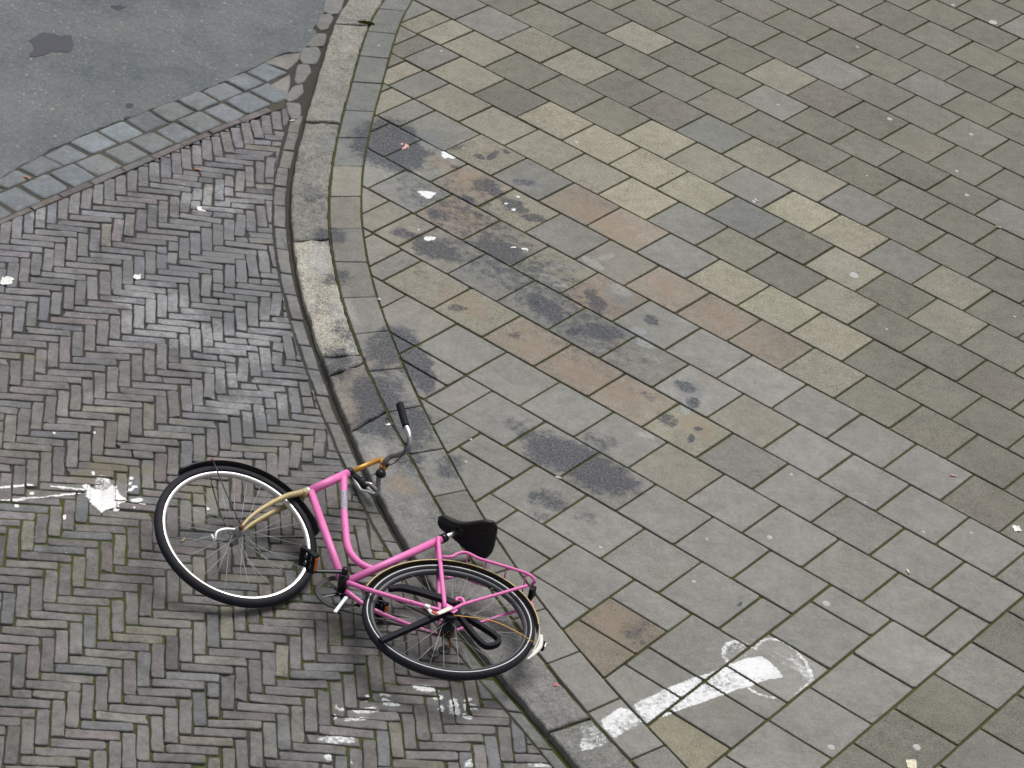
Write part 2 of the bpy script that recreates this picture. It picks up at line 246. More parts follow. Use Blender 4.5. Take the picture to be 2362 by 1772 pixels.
             'drops': [[[-1.9904, -1.223], [-1.9832, -1.2195], [-1.9755, -1.2198], [-1.9727, -1.229], [-1.9728, -1.2389], [-1.98, -1.2425], [-1.9877, -1.2422], [-1.9905, -1.233]],
                       [[-2.0393, -1.3213], [-2.0313, -1.3176], [-2.0227, -1.3177], [-2.0196, -1.3267], [-2.0199, -1.3365], [-2.028, -1.3402], [-2.0365, -1.3401],
                        [-2.0396, -1.3311]],
                       [[-1.8368, -1.3535], [-1.8316, -1.3495], [-1.8257, -1.3511], [-1.8227, -1.365], [-1.822, -1.3793], [-1.8272, -1.3833], [-1.8331, -1.3817],
                        [-1.8361, -1.3679]],
                       [[-1.795, -1.5952], [-1.7916, -1.5932], [-1.7878, -1.5937], [-1.7862, -1.5996], [-1.7862, -1.6058], [-1.7897, -1.6078], [-1.7935, -1.6073],
                        [-1.795, -1.6014]],
                       [[-1.9554, -0.7897], [-1.9513, -0.7873], [-1.9468, -0.7877], [-1.945, -0.7943], [-1.945, -0.8013], [-1.9491, -0.8036], [-1.9536, -0.8032],
                        [-1.9554, -0.7967]],
                       [[-1.7914, -0.7494], [-1.7868, -0.7467], [-1.7817, -0.7472], [-1.7798, -0.7546], [-1.7799, -0.7625], [-1.7845, -0.7652], [-1.7895, -0.7648],
                        [-1.7914, -0.7573]],
                       [[-1.2689, -1.1826], [-1.2643, -1.1799], [-1.2594, -1.1805], [-1.2577, -1.1884], [-1.2579, -1.1967], [-1.2626, -1.1993], [-1.2675, -1.1987],
                        [-1.2692, -1.1909]]],
             'lines': [[[-2.1119, -1.2242], [-2.0892, -1.2159], [-2.0667, -1.206], [-2.0303, -1.1922], [-1.9884, -1.183]],
                       [[-1.9131, -1.1705], [-1.8699, -1.1693], [-1.8313, -1.1691], [-1.7875, -1.1719], [-1.7739, -1.1647]],
                       [[-2.0015, -1.2763], [-1.9492, -1.2568], [-1.8816, -1.2255], [-1.8266, -1.2052], [-1.7721, -1.1793]],
                       [[-2.0984, -1.3138], [-2.0667, -1.3028], [-2.0304, -1.2908], [-2.0015, -1.2763]]],
             'main': [[-1.7911, -1.1436], [-1.7644, -1.1252], [-1.7363, -1.1565], [-1.7117, -1.1594], [-1.6844, -1.1451], [-1.6637, -1.1155], [-1.6409, -1.1438],
                      [-1.6277, -1.1741], [-1.5986, -1.1966], [-1.6118, -1.2283], [-1.6288, -1.2484], [-1.6513, -1.2614], [-1.6728, -1.2824], [-1.6891, -1.3062],
                      [-1.7065, -1.2815], [-1.7234, -1.2607], [-1.7441, -1.2489], [-1.7618, -1.2034], [-1.7716, -1.1642]],
             'wash': [[-1.746, -1.117], [-1.7378, -1.0649], [-1.6999, -1.0565], [-1.6817, -1.0861], [-1.6409, -1.1438], [-1.6872, -1.1623], [-1.7259, -1.1625]]},
 'SCRAPS': [[-1.5087, 1.2193, 0.0321, -0.032, 'white'], [-0.5546, 2.0614, 0.0357, 0, 'pink'], [2.2428, -0.621, 0.025, 0, 'white'], [1.5698, -2.2957, 0.0304, 0, 'cream'],
            [0.1744, -2.0793, 0.0107, 0, 'red'], [-1.7455, 0.5231, 0.025, -0.032, 'white'], [-2.3176, 0.3371, 0.0393, -0.032, 'white']],
 'ST_asph': [[-2.428, 2.622, 0.145, 0.115, 1.762, 1.0], [-2.473, 2.499, 0.065, 0.054, -2.403, 0.9], [-1.967, 2.139, 0.029, 0.025, 1.06, 0.8],
             [-1.974, 2.006, 0.023, 0.017, -2.58, 0.7], [-2.142, 3.213, 0.034, 0.025, -2.584, 0.7], [-1.749, 2.902, 0.116, 0.032, -2.323, 0.35],
             [-1.953, 2.449, 0.041, 0.027, -2.689, 0.4], [-1.876, 3.016, 0.107, 0.086, 1.133, -0.3], [-1.639, 2.709, 0.055, 0.044, -2.278, -0.6],
             [-1.292, 3.308, 0.097, 0.068, 1.36, -0.5], [-2.188, 2.916, 0.213, 0.144, -2.666, -0.25], [-1.575, 3.296, 0.212, 0.129, 3.023, -0.25]],
 'ST_blue': [[0.829, 0.147, 0.129, 0.07, 1.39, 0.8], [0.799, -0.014, 0.07, 0.047, 1.253, 0.8], [0.598, 0.55, 0.135, 0.093, 2.258, 0.6], [0.525, 0.866, 0.143, 0.103, 2.119, 0.55],
             [0.272, 1.104, 0.154, 0.067, 3.074, 0.5], [-0.449, 2.197, 0.161, 0.11, 2.745, 0.7], [0.07, 1.863, 0.133, 0.084, 2.806, 0.6], [-0.11, 1.765, 0.084, 0.071, 1.478, 0.6],
             [-0.563, 1.977, 0.227, 0.189, 1.925, 0.5], [-0.514, 0.294, 0.184, 0.118, 1.447, 0.6], [-0.697, 0.14, 0.214, 0.118, 1.529, 0.5],
             [-0.862, 2.288, 0.19, 0.131, 1.377, 0.5], [-0.935, 1.988, 0.15, 0.119, -2.225, 0.4], [-0.619, -0.3, 0.204, 0.133, 1.464, 0.5],
             [-0.213, 1.028, 0.381, 0.243, 2.289, 0.35]],
 'ST_brown': [[-0.351, 1.915, 0.133, 0.098, 2.302, 0.7], [-0.199, 1.788, 0.203, 0.115, 2.358, 0.8], [-0.248, 1.445, 0.202, 0.128, 2.267, 0.7],
              [0.039, 1.523, 0.172, 0.099, 2.594, 0.4], [0.368, 1.671, 0.212, 0.128, 2.168, 0.6], [0.542, 1.509, 0.183, 0.121, 1.992, 0.7],
              [-0.112, 2.143, 0.135, 0.101, 2.273, 0.3], [0.353, 0.822, 0.178, 0.085, 1.381, 0.8], [0.76, 1.023, 0.198, 0.123, 2.19, 0.5], [1.008, 0.818, 0.193, 0.123, 2.192, 0.5],
              [0.067, 0.368, 0.186, 0.106, 2.31, 0.6], [0.295, 0.195, 0.184, 0.113, 2.265, 0.7], [0.498, 0.049, 0.158, 0.102, 2.218, 0.6], [0.841, -0.136, 0.166, 0.11, 2.211, 0.7],
              [0.89, 0.259, 0.156, 0.091, 2.311, 0.3], [1.136, 0.6, 0.13, 0.09, 2.054, 0.4], [0.512, 0.478, 0.082, 0.062, 3.13, 0.4], [-0.228, 0.63, 0.215, 0.129, 2.239, 0.6],
              [-0.583, -0.723, 0.13, 0.091, 1.639, 0.6], [-0.475, -0.89, 0.111, 0.081, 1.37, 0.8], [0.423, -1.653, 0.159, 0.141, -2.992, 0.5],
              [-0.468, 1.123, 0.282, 0.215, 2.233, 0.3]],
 'ST_dark': [[-0.594, 2.005, 0.214, 0.174, 1.845, 1.0], [-0.681, 2.067, 0.148, 0.103, -2.598, 0.8], [-0.172, 2.064, 0.04, 0.028, 2.379, 0.9],
             [-0.1, 2.097, 0.07, 0.027, -2.012, 0.9], [-0.033, 2.154, 0.032, 0.019, 2.276, 0.8], [-0.291, 1.92, 0.042, 0.031, 3.061, 0.6], [-0.11, 1.765, 0.105, 0.081, 2.009, 0.7],
             [-0.221, 1.61, 0.051, 0.032, 2.266, 0.95], [-0.167, 1.479, 0.038, 0.027, 2.429, 0.7], [0.01, 1.609, 0.101, 0.062, 2.309, 0.9], [0.11, 1.52, 0.082, 0.047, 3.077, 0.95],
             [-0.392, 1.091, 0.181, 0.113, 2.556, 0.75], [-0.538, 1.196, 0.085, 0.067, 3.035, 0.6], [-0.048, 1.159, 0.151, 0.095, 2.563, 0.6],
             [-0.37, 1.412, 0.075, 0.069, 3.016, 0.5], [-0.257, 0.579, 0.061, 0.041, -2.955, 0.6], [-0.482, 0.87, 0.264, 0.057, 2.487, 0.3], [0.15, 0.714, 0.11, 0.058, 2.45, 0.9],
             [0.07, 1.863, 0.097, 0.048, -2.988, 0.5], [-0.283, 2.12, 0.071, 0.029, -2.311, 0.5], [0.17, 0.67, 0.106, 0.047, 2.402, 0.9], [0.108, 0.728, 0.031, 0.024, 2.237, 1],
             [0.29, 0.515, 0.061, 0.034, -2.384, 0.8], [0.398, 0.812, 0.136, 0.04, 1.8, 0.7], [0.672, 0.703, 0.067, 0.054, 1.765, 0.6], [0.803, 0.17, 0.073, 0.058, 2.441, 0.7],
             [0.834, 0.042, 0.06, 0.042, 1.491, 0.8], [0.845, -0.159, 0.028, 0.02, -2.828, 1], [0.808, -0.246, 0.047, 0.021, 1.36, 0.8], [0.707, -0.12, 0.074, 0.063, 2.157, 0.6],
             [0.623, 0.05, 0.073, 0.043, 2.239, 0.4], [0.43, 0.549, 0.138, 0.073, 2.869, 0.5], [0.001, 0.423, 0.113, 0.059, 2.661, 0.4], [0.209, -0.495, 0.215, 0.145, 2.606, 0.8],
             [0.378, -0.621, 0.213, 0.158, 2.549, 0.75], [0.147, -0.864, 0.114, 0.092, -2.8, 0.7], [0.405, -0.334, 0.141, 0.097, 1.97, 0.35],
             [-0.118, -0.285, 0.131, 0.06, 2.37, 0.25], [0.027, -0.319, 0.125, 0.078, 1.938, 0.4], [0.314, -0.937, 0.11, 0.079, 2.855, 0.35],
             [-0.448, 0.092, 0.229, 0.096, 1.722, 0.9], [-0.386, -0.036, 0.15, 0.072, 1.647, 0.8], [-0.579, 0.168, 0.197, 0.089, 1.555, 0.75],
             [-0.514, 0.294, 0.114, 0.086, 1.792, 0.6], [-0.603, -0.227, 0.206, 0.132, 1.591, 0.7], [-0.613, -0.45, 0.148, 0.118, 2.178, 0.6],
             [-0.414, -0.404, 0.2, 0.095, 1.502, 0.5], [-0.886, 1.073, 0.111, 0.083, -2.565, 0.6], [-0.806, -0.031, 0.207, 0.078, 1.473, 0.6],
             [-0.991, 1.442, 0.17, 0.105, 1.49, 0.35], [-1.055, 1.774, 0.134, 0.095, 1.388, 0.35], [-0.825, 0.709, 0.103, 0.067, -2.141, 0.5],
             [-0.763, 0.27, 0.112, 0.077, 1.692, 0.4], [-0.453, -0.694, 0.16, 0.075, 1.46, 0.4], [-0.265, -0.716, 0.129, 0.074, 1.483, 0.4],
             [0.511, -1.677, 0.142, 0.104, 1.454, 0.45], [0.95, -1.419, 0.021, 0.014, 1.266, 1], [0.109, -0.981, 0.077, 0.045, -2.812, 0.4],
             [0.88, -2.001, 0.039, 0.029, -2.491, 0.2], [-0.695, 2.058, 0.144, 0.105, -2.534, 0.5], [-0.376, 1.743, 0.654, 0.402, 2.277, 0.27],
             [-0.13, 1.213, 0.748, 0.429, 2.38, 0.27], [0.206, 0.779, 0.771, 0.364, 2.311, 0.27], [0.443, 0.308, 0.669, 0.321, 2.326, 0.2],
             [0.284, -0.561, 0.431, 0.281, 2.538, 0.26], [-0.876, 0.696, 0.933, 0.145, 1.665, 0.26], [-0.585, -0.188, 0.557, 0.232, 1.744, 0.32],
             [-0.341, -0.669, 0.386, 0.182, 1.693, 0.28], [-0.673, 2.064, 0.315, 0.242, 1.566, 0.55], [-0.632, 2.168, 0.213, 0.151, 1.313, 0.7]],
 'ST_pale': [[0.173, 0.958, 0.103, 0.067, 2.277, 0.7], [0.229, 0.93, 0.073, 0.037, 2.271, 0.7], [0.395, 1.158, 0.097, 0.045, 2.371, 0.6], [0.467, 1.238, 0.09, 0.031, -2.404, 0.5],
             [0.527, 0.942, 0.094, 0.059, 2.338, 0.5], [0.6, 0.591, 0.076, 0.06, 2.387, 0.5], [0.624, 0.495, 0.072, 0.047, 2.337, 0.6], [0.804, 0.19, 0.094, 0.052, 1.9, 0.45],
             [0.799, -0.014, 0.07, 0.042, 1.465, 0.6], [0.664, 0.373, 0.075, 0.029, 2.535, 0.4], [0.594, -0.267, 0.063, 0.038, 3.097, 0.5],
             [0.214, 1.078, 0.098, 0.038, -3.02, 0.4], [-0.925, 0.841, 0.234, 0.092, 1.545, 0.8], [-0.79, 0.412, 0.276, 0.096, 1.74, 0.7],
             [-0.718, -0.833, 0.095, 0.055, 1.531, 0.3], [-0.586, -0.659, 0.113, 0.084, 1.533, 0.6], [-0.703, -0.147, 0.107, 0.084, 1.254, 0.3],
             [-0.51, -0.945, 0.109, 0.073, 1.456, 0.4], [-1.158, 1.7, 0.135, 0.104, 1.275, 0.25], [0.317, -1.241, 0.078, 0.056, -2.65, 0.15]],
 'ST_rblue': [[-1.449, 0.625, 0.698, 0.519, 1.666, 0.5], [-1.205, -0.162, 0.663, 0.439, 1.602, 0.5], [-1.29, 0.904, 0.464, 0.266, 1.559, 0.4],
              [-1.104, 0.04, 0.679, 0.293, 1.604, 0.5], [-1.54, 0.524, 0.405, 0.362, 2.702, 0.35], [-1.175, -0.531, 0.312, 0.249, -2.62, 0.4],
              [-2.101, 0.689, 0.306, 0.237, 1.495, 0.2]],
 'ST_rolive': [[-1.68, -1.001, 0.235, 0.106, -2.895, 0.7], [-1.761, -1.081, 0.108, 0.06, -2.879, 0.6], [-2.15, -0.234, 0.112, 0.027, -2.995, 0.8],
               [-1.277, -1.067, 0.146, 0.09, -2.846, 0.4], [-0.944, -0.61, 0.186, 0.097, 3.047, 0.4], [-1.749, 0.782, 0.129, 0.109, -2.357, 0.2],
               [-1.318, -1.107, 0.105, 0.054, 1.62, 0.5]],
 'ST_rpale': [[-1.499, 0.307, 0.622, 0.49, 1.912, 0.4], [-1.148, -0.148, 0.602, 0.379, 1.614, 0.38], [-1.397, 1.203, 0.384, 0.313, 2.069, 0.38],
              [-1.453, 1.357, 0.254, 0.15, 2.545, 0.6], [-1.593, 1.275, 0.126, 0.102, 2.904, 0.5], [-1.586, 0.286, 0.238, 0.195, 2.279, 0.8],
              [-1.676, 0.115, 0.149, 0.129, 1.075, 0.7], [-1.498, 0.087, 0.175, 0.123, 2.985, 0.6], [-1.224, 0.082, 0.214, 0.159, 2.989, 0.5],
              [-1.085, 0.337, 0.219, 0.119, 1.565, 0.5], [-1.23, -0.203, 0.195, 0.1, 2.847, 0.5], [-1.719, 0.327, 0.14, 0.09, -2.791, 0.5],
              [-1.352, -0.438, 0.229, 0.098, -2.879, 0.4], [-1.127, -0.419, 0.189, 0.164, 2.885, 0.4], [-1.008, -0.219, 0.236, 0.096, 1.604, 0.4],
              [-1.774, 0.464, 0.122, 0.091, -2.702, 0.3], [-2.149, 0.597, 0.14, 0.075, -2.833, 0.3], [-2.26, 0.967, 0.099, 0.06, 1.632, 0.5],
              [-1.34, 0.771, 0.156, 0.101, 1.523, 0.3], [-1.554, -1.004, 0.2, 0.106, -2.878, 0.3], [-1.151, 0.703, 0.191, 0.081, 1.602, 0.4]],
 'TONES': [[-9.01, -3.76, 'G'], [-8.43, -3.42, 'M'], [-8.16, -4.46, 'G'], [-7.7, -3.52, 'M'], [-7.05, -4.68, 'M'], [-7.47, -5.47, 'D'], [-6.59, -3.48, 'D'], [-5.99, -4.43, 'M'],
           [-6.23, -6.52, 'M'], [-6.46, -5.44, 'D'], [-7.04, -2.43, 'M'], [-6.12, -2.65, 'D'], [-5.64, -3.63, 'D'], [-5.06, -4.45, 'D'], [-6.61, -1.58, 'M'], [-7.87, -1.64, 'M'],
           [-7.34, -0.93, 'M'], [-7.78, -2.49, 'G'], [-5.63, -1.72, 'M'], [-4.56, -3.59, 'D'], [-4.6, -1.58, 'M'], [-5.46, -5.5, 'D'], [-2.96, -0.51, 'R'], [-2.04, -0.67, 'R'],
           [-3.95, -0.52, 'G'], [-4.78, -0.71, 'M'], [-4.65, 0.42, 'R'], [-3.96, 1.4, 'R'], [-3.46, 0.41, 'M'], [-2.6, 0.32, 'G'], [-5.08, -2.57, 'L'], [-4.08, -2.57, 'L'],
           [-3.74, -3.59, 'L'], [-3.02, -2.58, 'L'], [-2.71, -1.69, 'L'], [-3.53, -1.54, 'M'], [-7.21, -1.41, 'G'], [-6.76, -0.52, 'G'], [-6.11, -0.67, 'G'], [-3.58, -7.48, 'M'],
           [-3.3, -6.64, 'G'], [-1.96, -4.48, 'M'], [-0.42, -3.41, 'L'], [0.49, -3.53, 'L'], [-1.97, -2.69, 'L'], [-2.99, -4.55, 'B'], [-1.02, -2.53, 'B'], [-2.49, -3.58, 'M'],
           [-1.63, -3.68, 'G'], [0.03, -0.56, 'L'], [1.02, -0.49, 'L'], [1.5, -1.48, 'M'], [2.02, -0.52, 'L'], [2.51, -3.55, 'M'], [3.02, -2.53, 'M'], [0.47, 0.44, 'R'],
           [1.47, 0.46, 'R'], [2.44, 0.42, 'M'], [1.91, -2.53, 'D'], [2.52, -1.53, 'D'], [0.6, -1.37, 'D'], [3.48, 0.47, 'D'], [4.02, -0.53, 'D'], [4.56, 0.76, 'D'],
           [5.42, 0.34, 'D'], [1.08, 1.37, 'S'], [2.02, 1.42, 'S'], [3.02, 1.44, 'S'], [3.99, 1.46, 'S'], [4.99, 1.48, 'S'], [-0.06, 0.38, 'R'], [-2.94, 3.45, 'M'],
           [-1.99, 3.46, 'M'], [-0.96, 3.48, 'R'], [0.0, 3.49, 'R'], [0.99, 3.51, 'R'], [1.65, 3.46, 'M'], [-1.53, 4.47, 'S'], [-0.53, 4.42, 'S'], [0.34, 4.37, 'S'],
           [-3.57, 3.53, 'G'], [-2.54, 2.41, 'G'], [-1.54, 2.45, 'G'], [-0.52, 2.43, 'G'], [0.47, 2.5, 'G'], [-1.7, 1.17, 'M'], [-0.94, 1.15, 'R'], [4.06, 7.97, 'Q'],
           [4.31, 8.71, 'Q'], [6.1, 9.13, 'Y']]}

ROAD_Z = -0.032

def photo_xy(x, y, z=0.0):
    """where a point appears to the camera, 0..1 from the left and from the top (used for wording labels only)"""
    bpy.context.view_layer.update()
    p = cam.matrix_world.inverted() @ Vector((x, y, z))
    k = cam_data.lens / cam_data.sensor_width
    return .5 + k * p.x / -p.z, .5 - k * p.y / -p.z * (1024 / 768)
ORD = ['leftmost', 'second from left', 'third from left', 'fourth from left', 'fifth from left', 'sixth from left', 'seventh from left', 'eighth from left', 'ninth from left', 'tenth from left', 'eleventh from left', 'twelfth from left', 'thirteenth from left']
ORD_ = ['leftmost', 'second from left', 'third from left', 'fourth from left', 'fifth from left', 'sixth from left', 'seventh from left', 'eighth from left']
def label_by_place(objs, noun, cat_, group):
    """objs: (object, x, y); names each by the part of the picture it lies in and its order there"""
    cells = {}
    for o, x, y in objs:
        u, v = photo_xy(x, y)
        r = 'top' if v < .3 else ('upper middle' if v < .5 else ('lower middle' if v < .72 else 'bottom'))
        c = 'left' if u < .34 else ('centre' if u < .64 else ('right' if u < .85 else 'far right'))
        cells.setdefault((r, c), []).append((u, o))
    for (r, c), l in cells.items():
        l.sort(key=lambda t: t[0])
        for k, (u, o) in enumerate(l):
            where = f'{r} {c}'
            tag(o, f'{noun}, {ORD[k]} at the {where}' if len(l) > 1 else f'{noun}, alone at the {where}', cat_, group)
# ------------------------------------------------------------------ small helpers
def tag(o, label=None, cat=None, group=None, kind=None):
    if label: o['label'] = label
    if cat: o['category'] = cat
    if group: o['group'] = group
    if kind: o['kind'] = kind
    return o

def mesh_obj(name, verts, faces, mat, parent=None, smooth=False, tone=None):
    me = bpy.data.meshes.new(name)
    me.from_pydata(verts, [], faces)
    if tone is not None:
        at = me.color_attributes.new('tone', 'FLOAT_COLOR', 'POINT')
        if len(tone) and isinstance(tone[0], (tuple, list)):
            at.data.foreach_set('color', [c for t in tone for c in t])
        else:
            at.data.foreach_set('color', list(tone) * len(verts))
    if smooth:
        me.polygons.foreach_set('use_smooth', [True] * len(me.polygons))
    me.materials.append(mat)
    me.update()
    o = bpy.data.objects.new(name, me)
    C.objects.link(o)
    if parent is not None:
        o.parent = parent
    return o

def empty(name, parent=None, mat=None):
    o = bpy.data.objects.new(name, None)
    C.objects.link(o)
    o.empty_display_size = 0.1
    if parent is not None: o.parent = parent
    if mat is not None: o.matrix_local = mat
    return o

def nz(x, y, s=1.0, seed=0.0):
    return mnoise.noise(Vector((x * s + seed, y * s - seed * 1.7, seed * 0.37)))

def area(p):
    return 0.5 * sum(p[i][0] * p[(i + 1) % len(p)][1] - p[(i + 1) % len(p)][0] * p[i][1] for i in range(len(p)))

def clip(subject, clipper):
    out = list(subject)
    n = len(clipper)
    for i in range(n):
        ax, ay = clipper[i]; bx, by = clipper[(i + 1) % n]
        inp, out = out, []
        if not inp: return []
        def side(p): return (bx - ax) * (p[1] - ay) - (by - ay) * (p[0] - ax)
        s = inp[-1]; ds = side(s)
        for e in inp:
            de = side(e)
            if (de >= 0) != (ds >= 0):
                t = ds / (ds - de)
                out.append((s[0] + t * (e[0] - s[0]), s[1] + t * (e[1] - s[1])))
            if de >= 0: out.append(e)
            s, ds = e, de
    return out

def tidy(p, eps=0.004):
    q = []
    for a in p:
        if not q or math.hypot(a[0] - q[-1][0], a[1] - q[-1][1]) > eps: q.append(a)
    while len(q) > 2 and math.hypot(q[0][0] - q[-1][0], q[0][1] - q[-1][1]) <= eps: q.pop()
    r = []
    n = len(q)
    for i in range(n):
        a, b, c = q[i - 1], q[i], q[(i + 1) % n]
        cr = (b[0] - a[0]) * (c[1] - b[1]) - (b[1] - a[1]) * (c[0] - b[0])
        if abs(cr) > 2e-6: r.append(b)
    return r

def inset(p, d):
    """move every edge of a CCW polygon inwards by d"""
    n = len(p); out = []
    for i in range(n):
        a, b, c = Vector(p[i - 1]), Vector(p[i]), Vector(p[(i + 1) % n])
        e1 = (b - a); e2 = (c - b)
        if e1.length < 1e-6 or e2.length < 1e-6: out.append(tuple(b)); continue
        e1.normalize(); e2.normalize()
        n1 = Vector((-e1.y, e1.x)); n2 = Vector((-e2.y, e2.x))
        m = n1 + n2
        k = 1 + n1.dot(n2)
        m = m / max(k, 0.35)
        out.append((b.x + m.x * d, b.y + m.y * d))
    return out

def rough_outline(p, step, amp, corner=0.0):
    """subdivide the edges and shake the points; knock corners off a little"""
    q = []
    n = len(p)
    for i in range(n):
        a, b = p[i], p[(i + 1) % n]
        L = math.hypot(b[0] - a[0], b[1] - a[1])
        c = min(corner * random.uniform(0.3, 1.0), L * 0.3)
        k = max(1, int(round(L / step)))
        ts = [c / L] + [j / k for j in range(1, k) if c / L < j / k < 1 - c / L] + [1 - c / L] if corner > 0 else [j / k for j in range(k)]
        for t in ts:
            q.append((a[0] + (b[0] - a[0]) * t + random.uniform(-amp, amp), a[1] + (b[1] - a[1]) * t + random.uniform(-amp, amp)))
    return q

PIECES = []
def slab_geo(outline, z, depth, bevel, drop, tilt=(0, 0), crown=0.0, reg=True):
    """verts, faces of one laid stone: flat worn top, rounded arris, sides down into the bed"""
    n = len(outline)
    cx = sum(p[0] for p in outline) / n; cy = sum(p[1] for p in outline) / n
    zf = lambda x, y: z + tilt[0] * (x - cx) + tilt[1] * (y - cy)
    top = inset(outline, bevel)
    mid = inset(outline, bevel * 0.25)
    v = [(x, y, zf(x, y)) for x, y in top]
    v += [(x, y, zf(x, y) - drop * 0.4) for x, y in mid]
    v += [(x, y, zf(x, y) - drop) for x, y in outline]
    v += [(x, y, z - depth) for x, y in outline]
    f = [tuple(range(n))] if crown == 0 else []
    if crown:
        v.append((cx, cy, z + crown)); f += [(i, (i + 1) % n, 4 * n) for i in range(n)]
    for r in range(3):
        for i in range(n):
            j = (i + 1) % n
            f.append((r * n + j, r * n + i, (r + 1) * n + i, (r + 1) * n + j))
    if reg:
        PIECES.append((np.array(inset(outline, bevel * 0.5)), cx, cy, z, tilt[0], tilt[1]))
    return v, f

def curve(pts):
    P = np.array(pts)
    y, x = P[:, 1], P[:, 0]
    s0 = (x[3] - x[0]) / (y[3] - y[0]); s1 = (x[-1] - x[-4]) / (y[-1] - y[-4])
    def fx(q):
        if q < y[0]: return float(x[0] + s0 * (q - y[0]))
        if q > y[-1]: return float(x[-1] + s1 * (q - y[-1]))
        return float(np.interp(q, y, x))
    return fx
K0, K1, K2 = curve(D['K0']), curve(D['K1']), curve(D['K2'])

# the part of the ground that the photograph takes in, and a margin round it
VIEW = [(-1.86, -2.93), (2.02, -2.24), (3.15, 4.97), (-2.76, 3.04)]
def grow(p, d):
    return inset(p, -d)
VIEW_M = grow(VIEW, 1.3)
def in_poly(pt, poly):
    x, y = pt; c = False; j = len(poly) - 1
    for i in range(len(poly)):
        xi, yi = poly[i]; xj, yj = poly[j]
        if (yi > y) != (yj > y) and x < (xj - xi) * (y - yi) / (yj - yi) + xi: c = not c
        j = i
    return c
def shown(poly):
    """how large a piece shows: its area in view over the square of its distance"""
    q = clip(poly, VIEW)
    if len(q) < 3: return 0.0
    cx = sum(p[0] for p in poly) / len(poly); cy = sum(p[1] for p in poly) / len(poly)
    d2 = (cx - cam.location.x) ** 2 + (cy - cam.location.y) ** 2 + cam.location.z ** 2
    return abs(area(q)) / d2

# ------------------------------------------------------------------ materials
def new_mat(name):
    m = bpy.data.materials.new(name)
    m.use_nodes = True
    nt = m.node_tree
    nt.nodes.clear()
    out = nt.nodes.new('ShaderNodeOutputMaterial')
    b = nt.nodes.new('ShaderNodeBsdfPrincipled')
    nt.links.new(b.outputs[0], out.inputs[0])
    return m, nt, b
def N(nt, t, **k):
    n = nt.nodes.new(t)
    for a, v in k.items(): setattr(n, a, v)
    return n
def noise_tex(nt, vec, scale, detail=4.0, rough=0.6, dist=0.0):
    n = N(nt, 'ShaderNodeTexNoise')
    n.inputs['Scale'].default_value = scale
    n.inputs['Detail'].default_value = detail
    n.inputs['Roughness'].default_value = rough
    n.inputs['Distortion'].default_value = dist
    nt.links.new(vec, n.inputs['Vector'])
    return n
def ramp01(nt, val, a, b, c=0.0, d=1.0, smooth=True):
    r = N(nt, 'ShaderNodeMapRange')
    r.interpolation_type = 'SMOOTHSTEP' if smooth else 'LINEAR'
    r.inputs['From Min'].default_value = a; r.inputs['From Max'].default_value = b
    r.inputs['To Min'].default_value = c; r.inputs['To Max'].default_value = d
    nt.links.new(val, r.inputs['Value'])
    return r.outputs['Result']
def mth(nt, op, a, b=None, clamp=False):
    m = N(nt, 'ShaderNodeMath', operation=op, use_clamp=clamp)
    for i, v in enumerate((a, b)):
        if v is None: continue
        if isinstance(v, (int, float)): m.inputs[i].default_value = v
        else: nt.links.new(v, m.inputs[i])
    return m.outputs[0]
def mix(nt, fac, a, b, mode='MIX'):
    m = N(nt, 'ShaderNodeMix', data_type='RGBA', blend_type=mode)
    if isinstance(fac, (int, float)): m.inputs[0].default_value = fac
    else: nt.links.new(fac, m.inputs[0])
    for s, v in ((6, a), (7, b)):
        if isinstance(v, (tuple, list)): m.inputs[s].default_value = (*v, 1.0) if len(v) == 3 else v
        else: nt.links.new(v, m.inputs[s])
    return m.outputs[2]
def bump(nt, b, h, strength, dist):
    n = N(nt, 'ShaderNodeBump')
    n.inputs['Strength'].default_value = strength
    n.inputs['Distance'].default_value = dist
    nt.links.new(h, n.inputs['Height'])
    nt.links.new(n.outputs[0], b.inputs['Normal'])
def position(nt):
    return N(nt, 'ShaderNodeNewGeometry').outputs['Position']
def warped(nt, pos, scale, amt, detail=4.0):
    n = noise_tex(nt, pos, scale, detail, 0.65)
    s = N(nt, 'ShaderNodeVectorMath', operation='SUBTRACT'); nt.links.new(n.outputs['Color'], s.inputs[0]); s.inputs[1].default_value = (.5, .5, .5)
    k = N(nt, 'ShaderNodeVectorMath', operation='SCALE'); nt.links.new(s.outputs[0], k.inputs[0]); k.inputs['Scale'].default_value = amt
    a = N(nt, 'ShaderNodeVectorMath', operation='ADD'); nt.links.new(pos, a.inputs[0]); nt.links.new(k.outputs[0], a.inputs[1])
    return a.outputs[0]
def blobs(nt, wpos, items, hard=0.55):
    """sum of soft elliptical spots lying on the ground at fixed places"""
    tot = None
    for (x, y, a, b, th, st) in items:
        mp = N(nt, 'ShaderNodeMapping', vector_type='TEXTURE')
        mp.inputs['Location'].default_value = (x, y, 0)
        mp.inputs['Rotation'].default_value = (0, 0, th)
        mp.inputs['Scale'].default_value = (a, b, 40)
        nt.links.new(wpos, mp.inputs['Vector'])
        ln = N(nt, 'ShaderNodeVectorMath', operation='LENGTH'); nt.links.new(mp.outputs[0], ln.inputs[0])
        r = ramp01(nt, ln.outputs['Value'], hard, 1.2, st, 0.0)
        tot = r if tot is None else mth(nt, 'ADD', tot, r)
    return tot

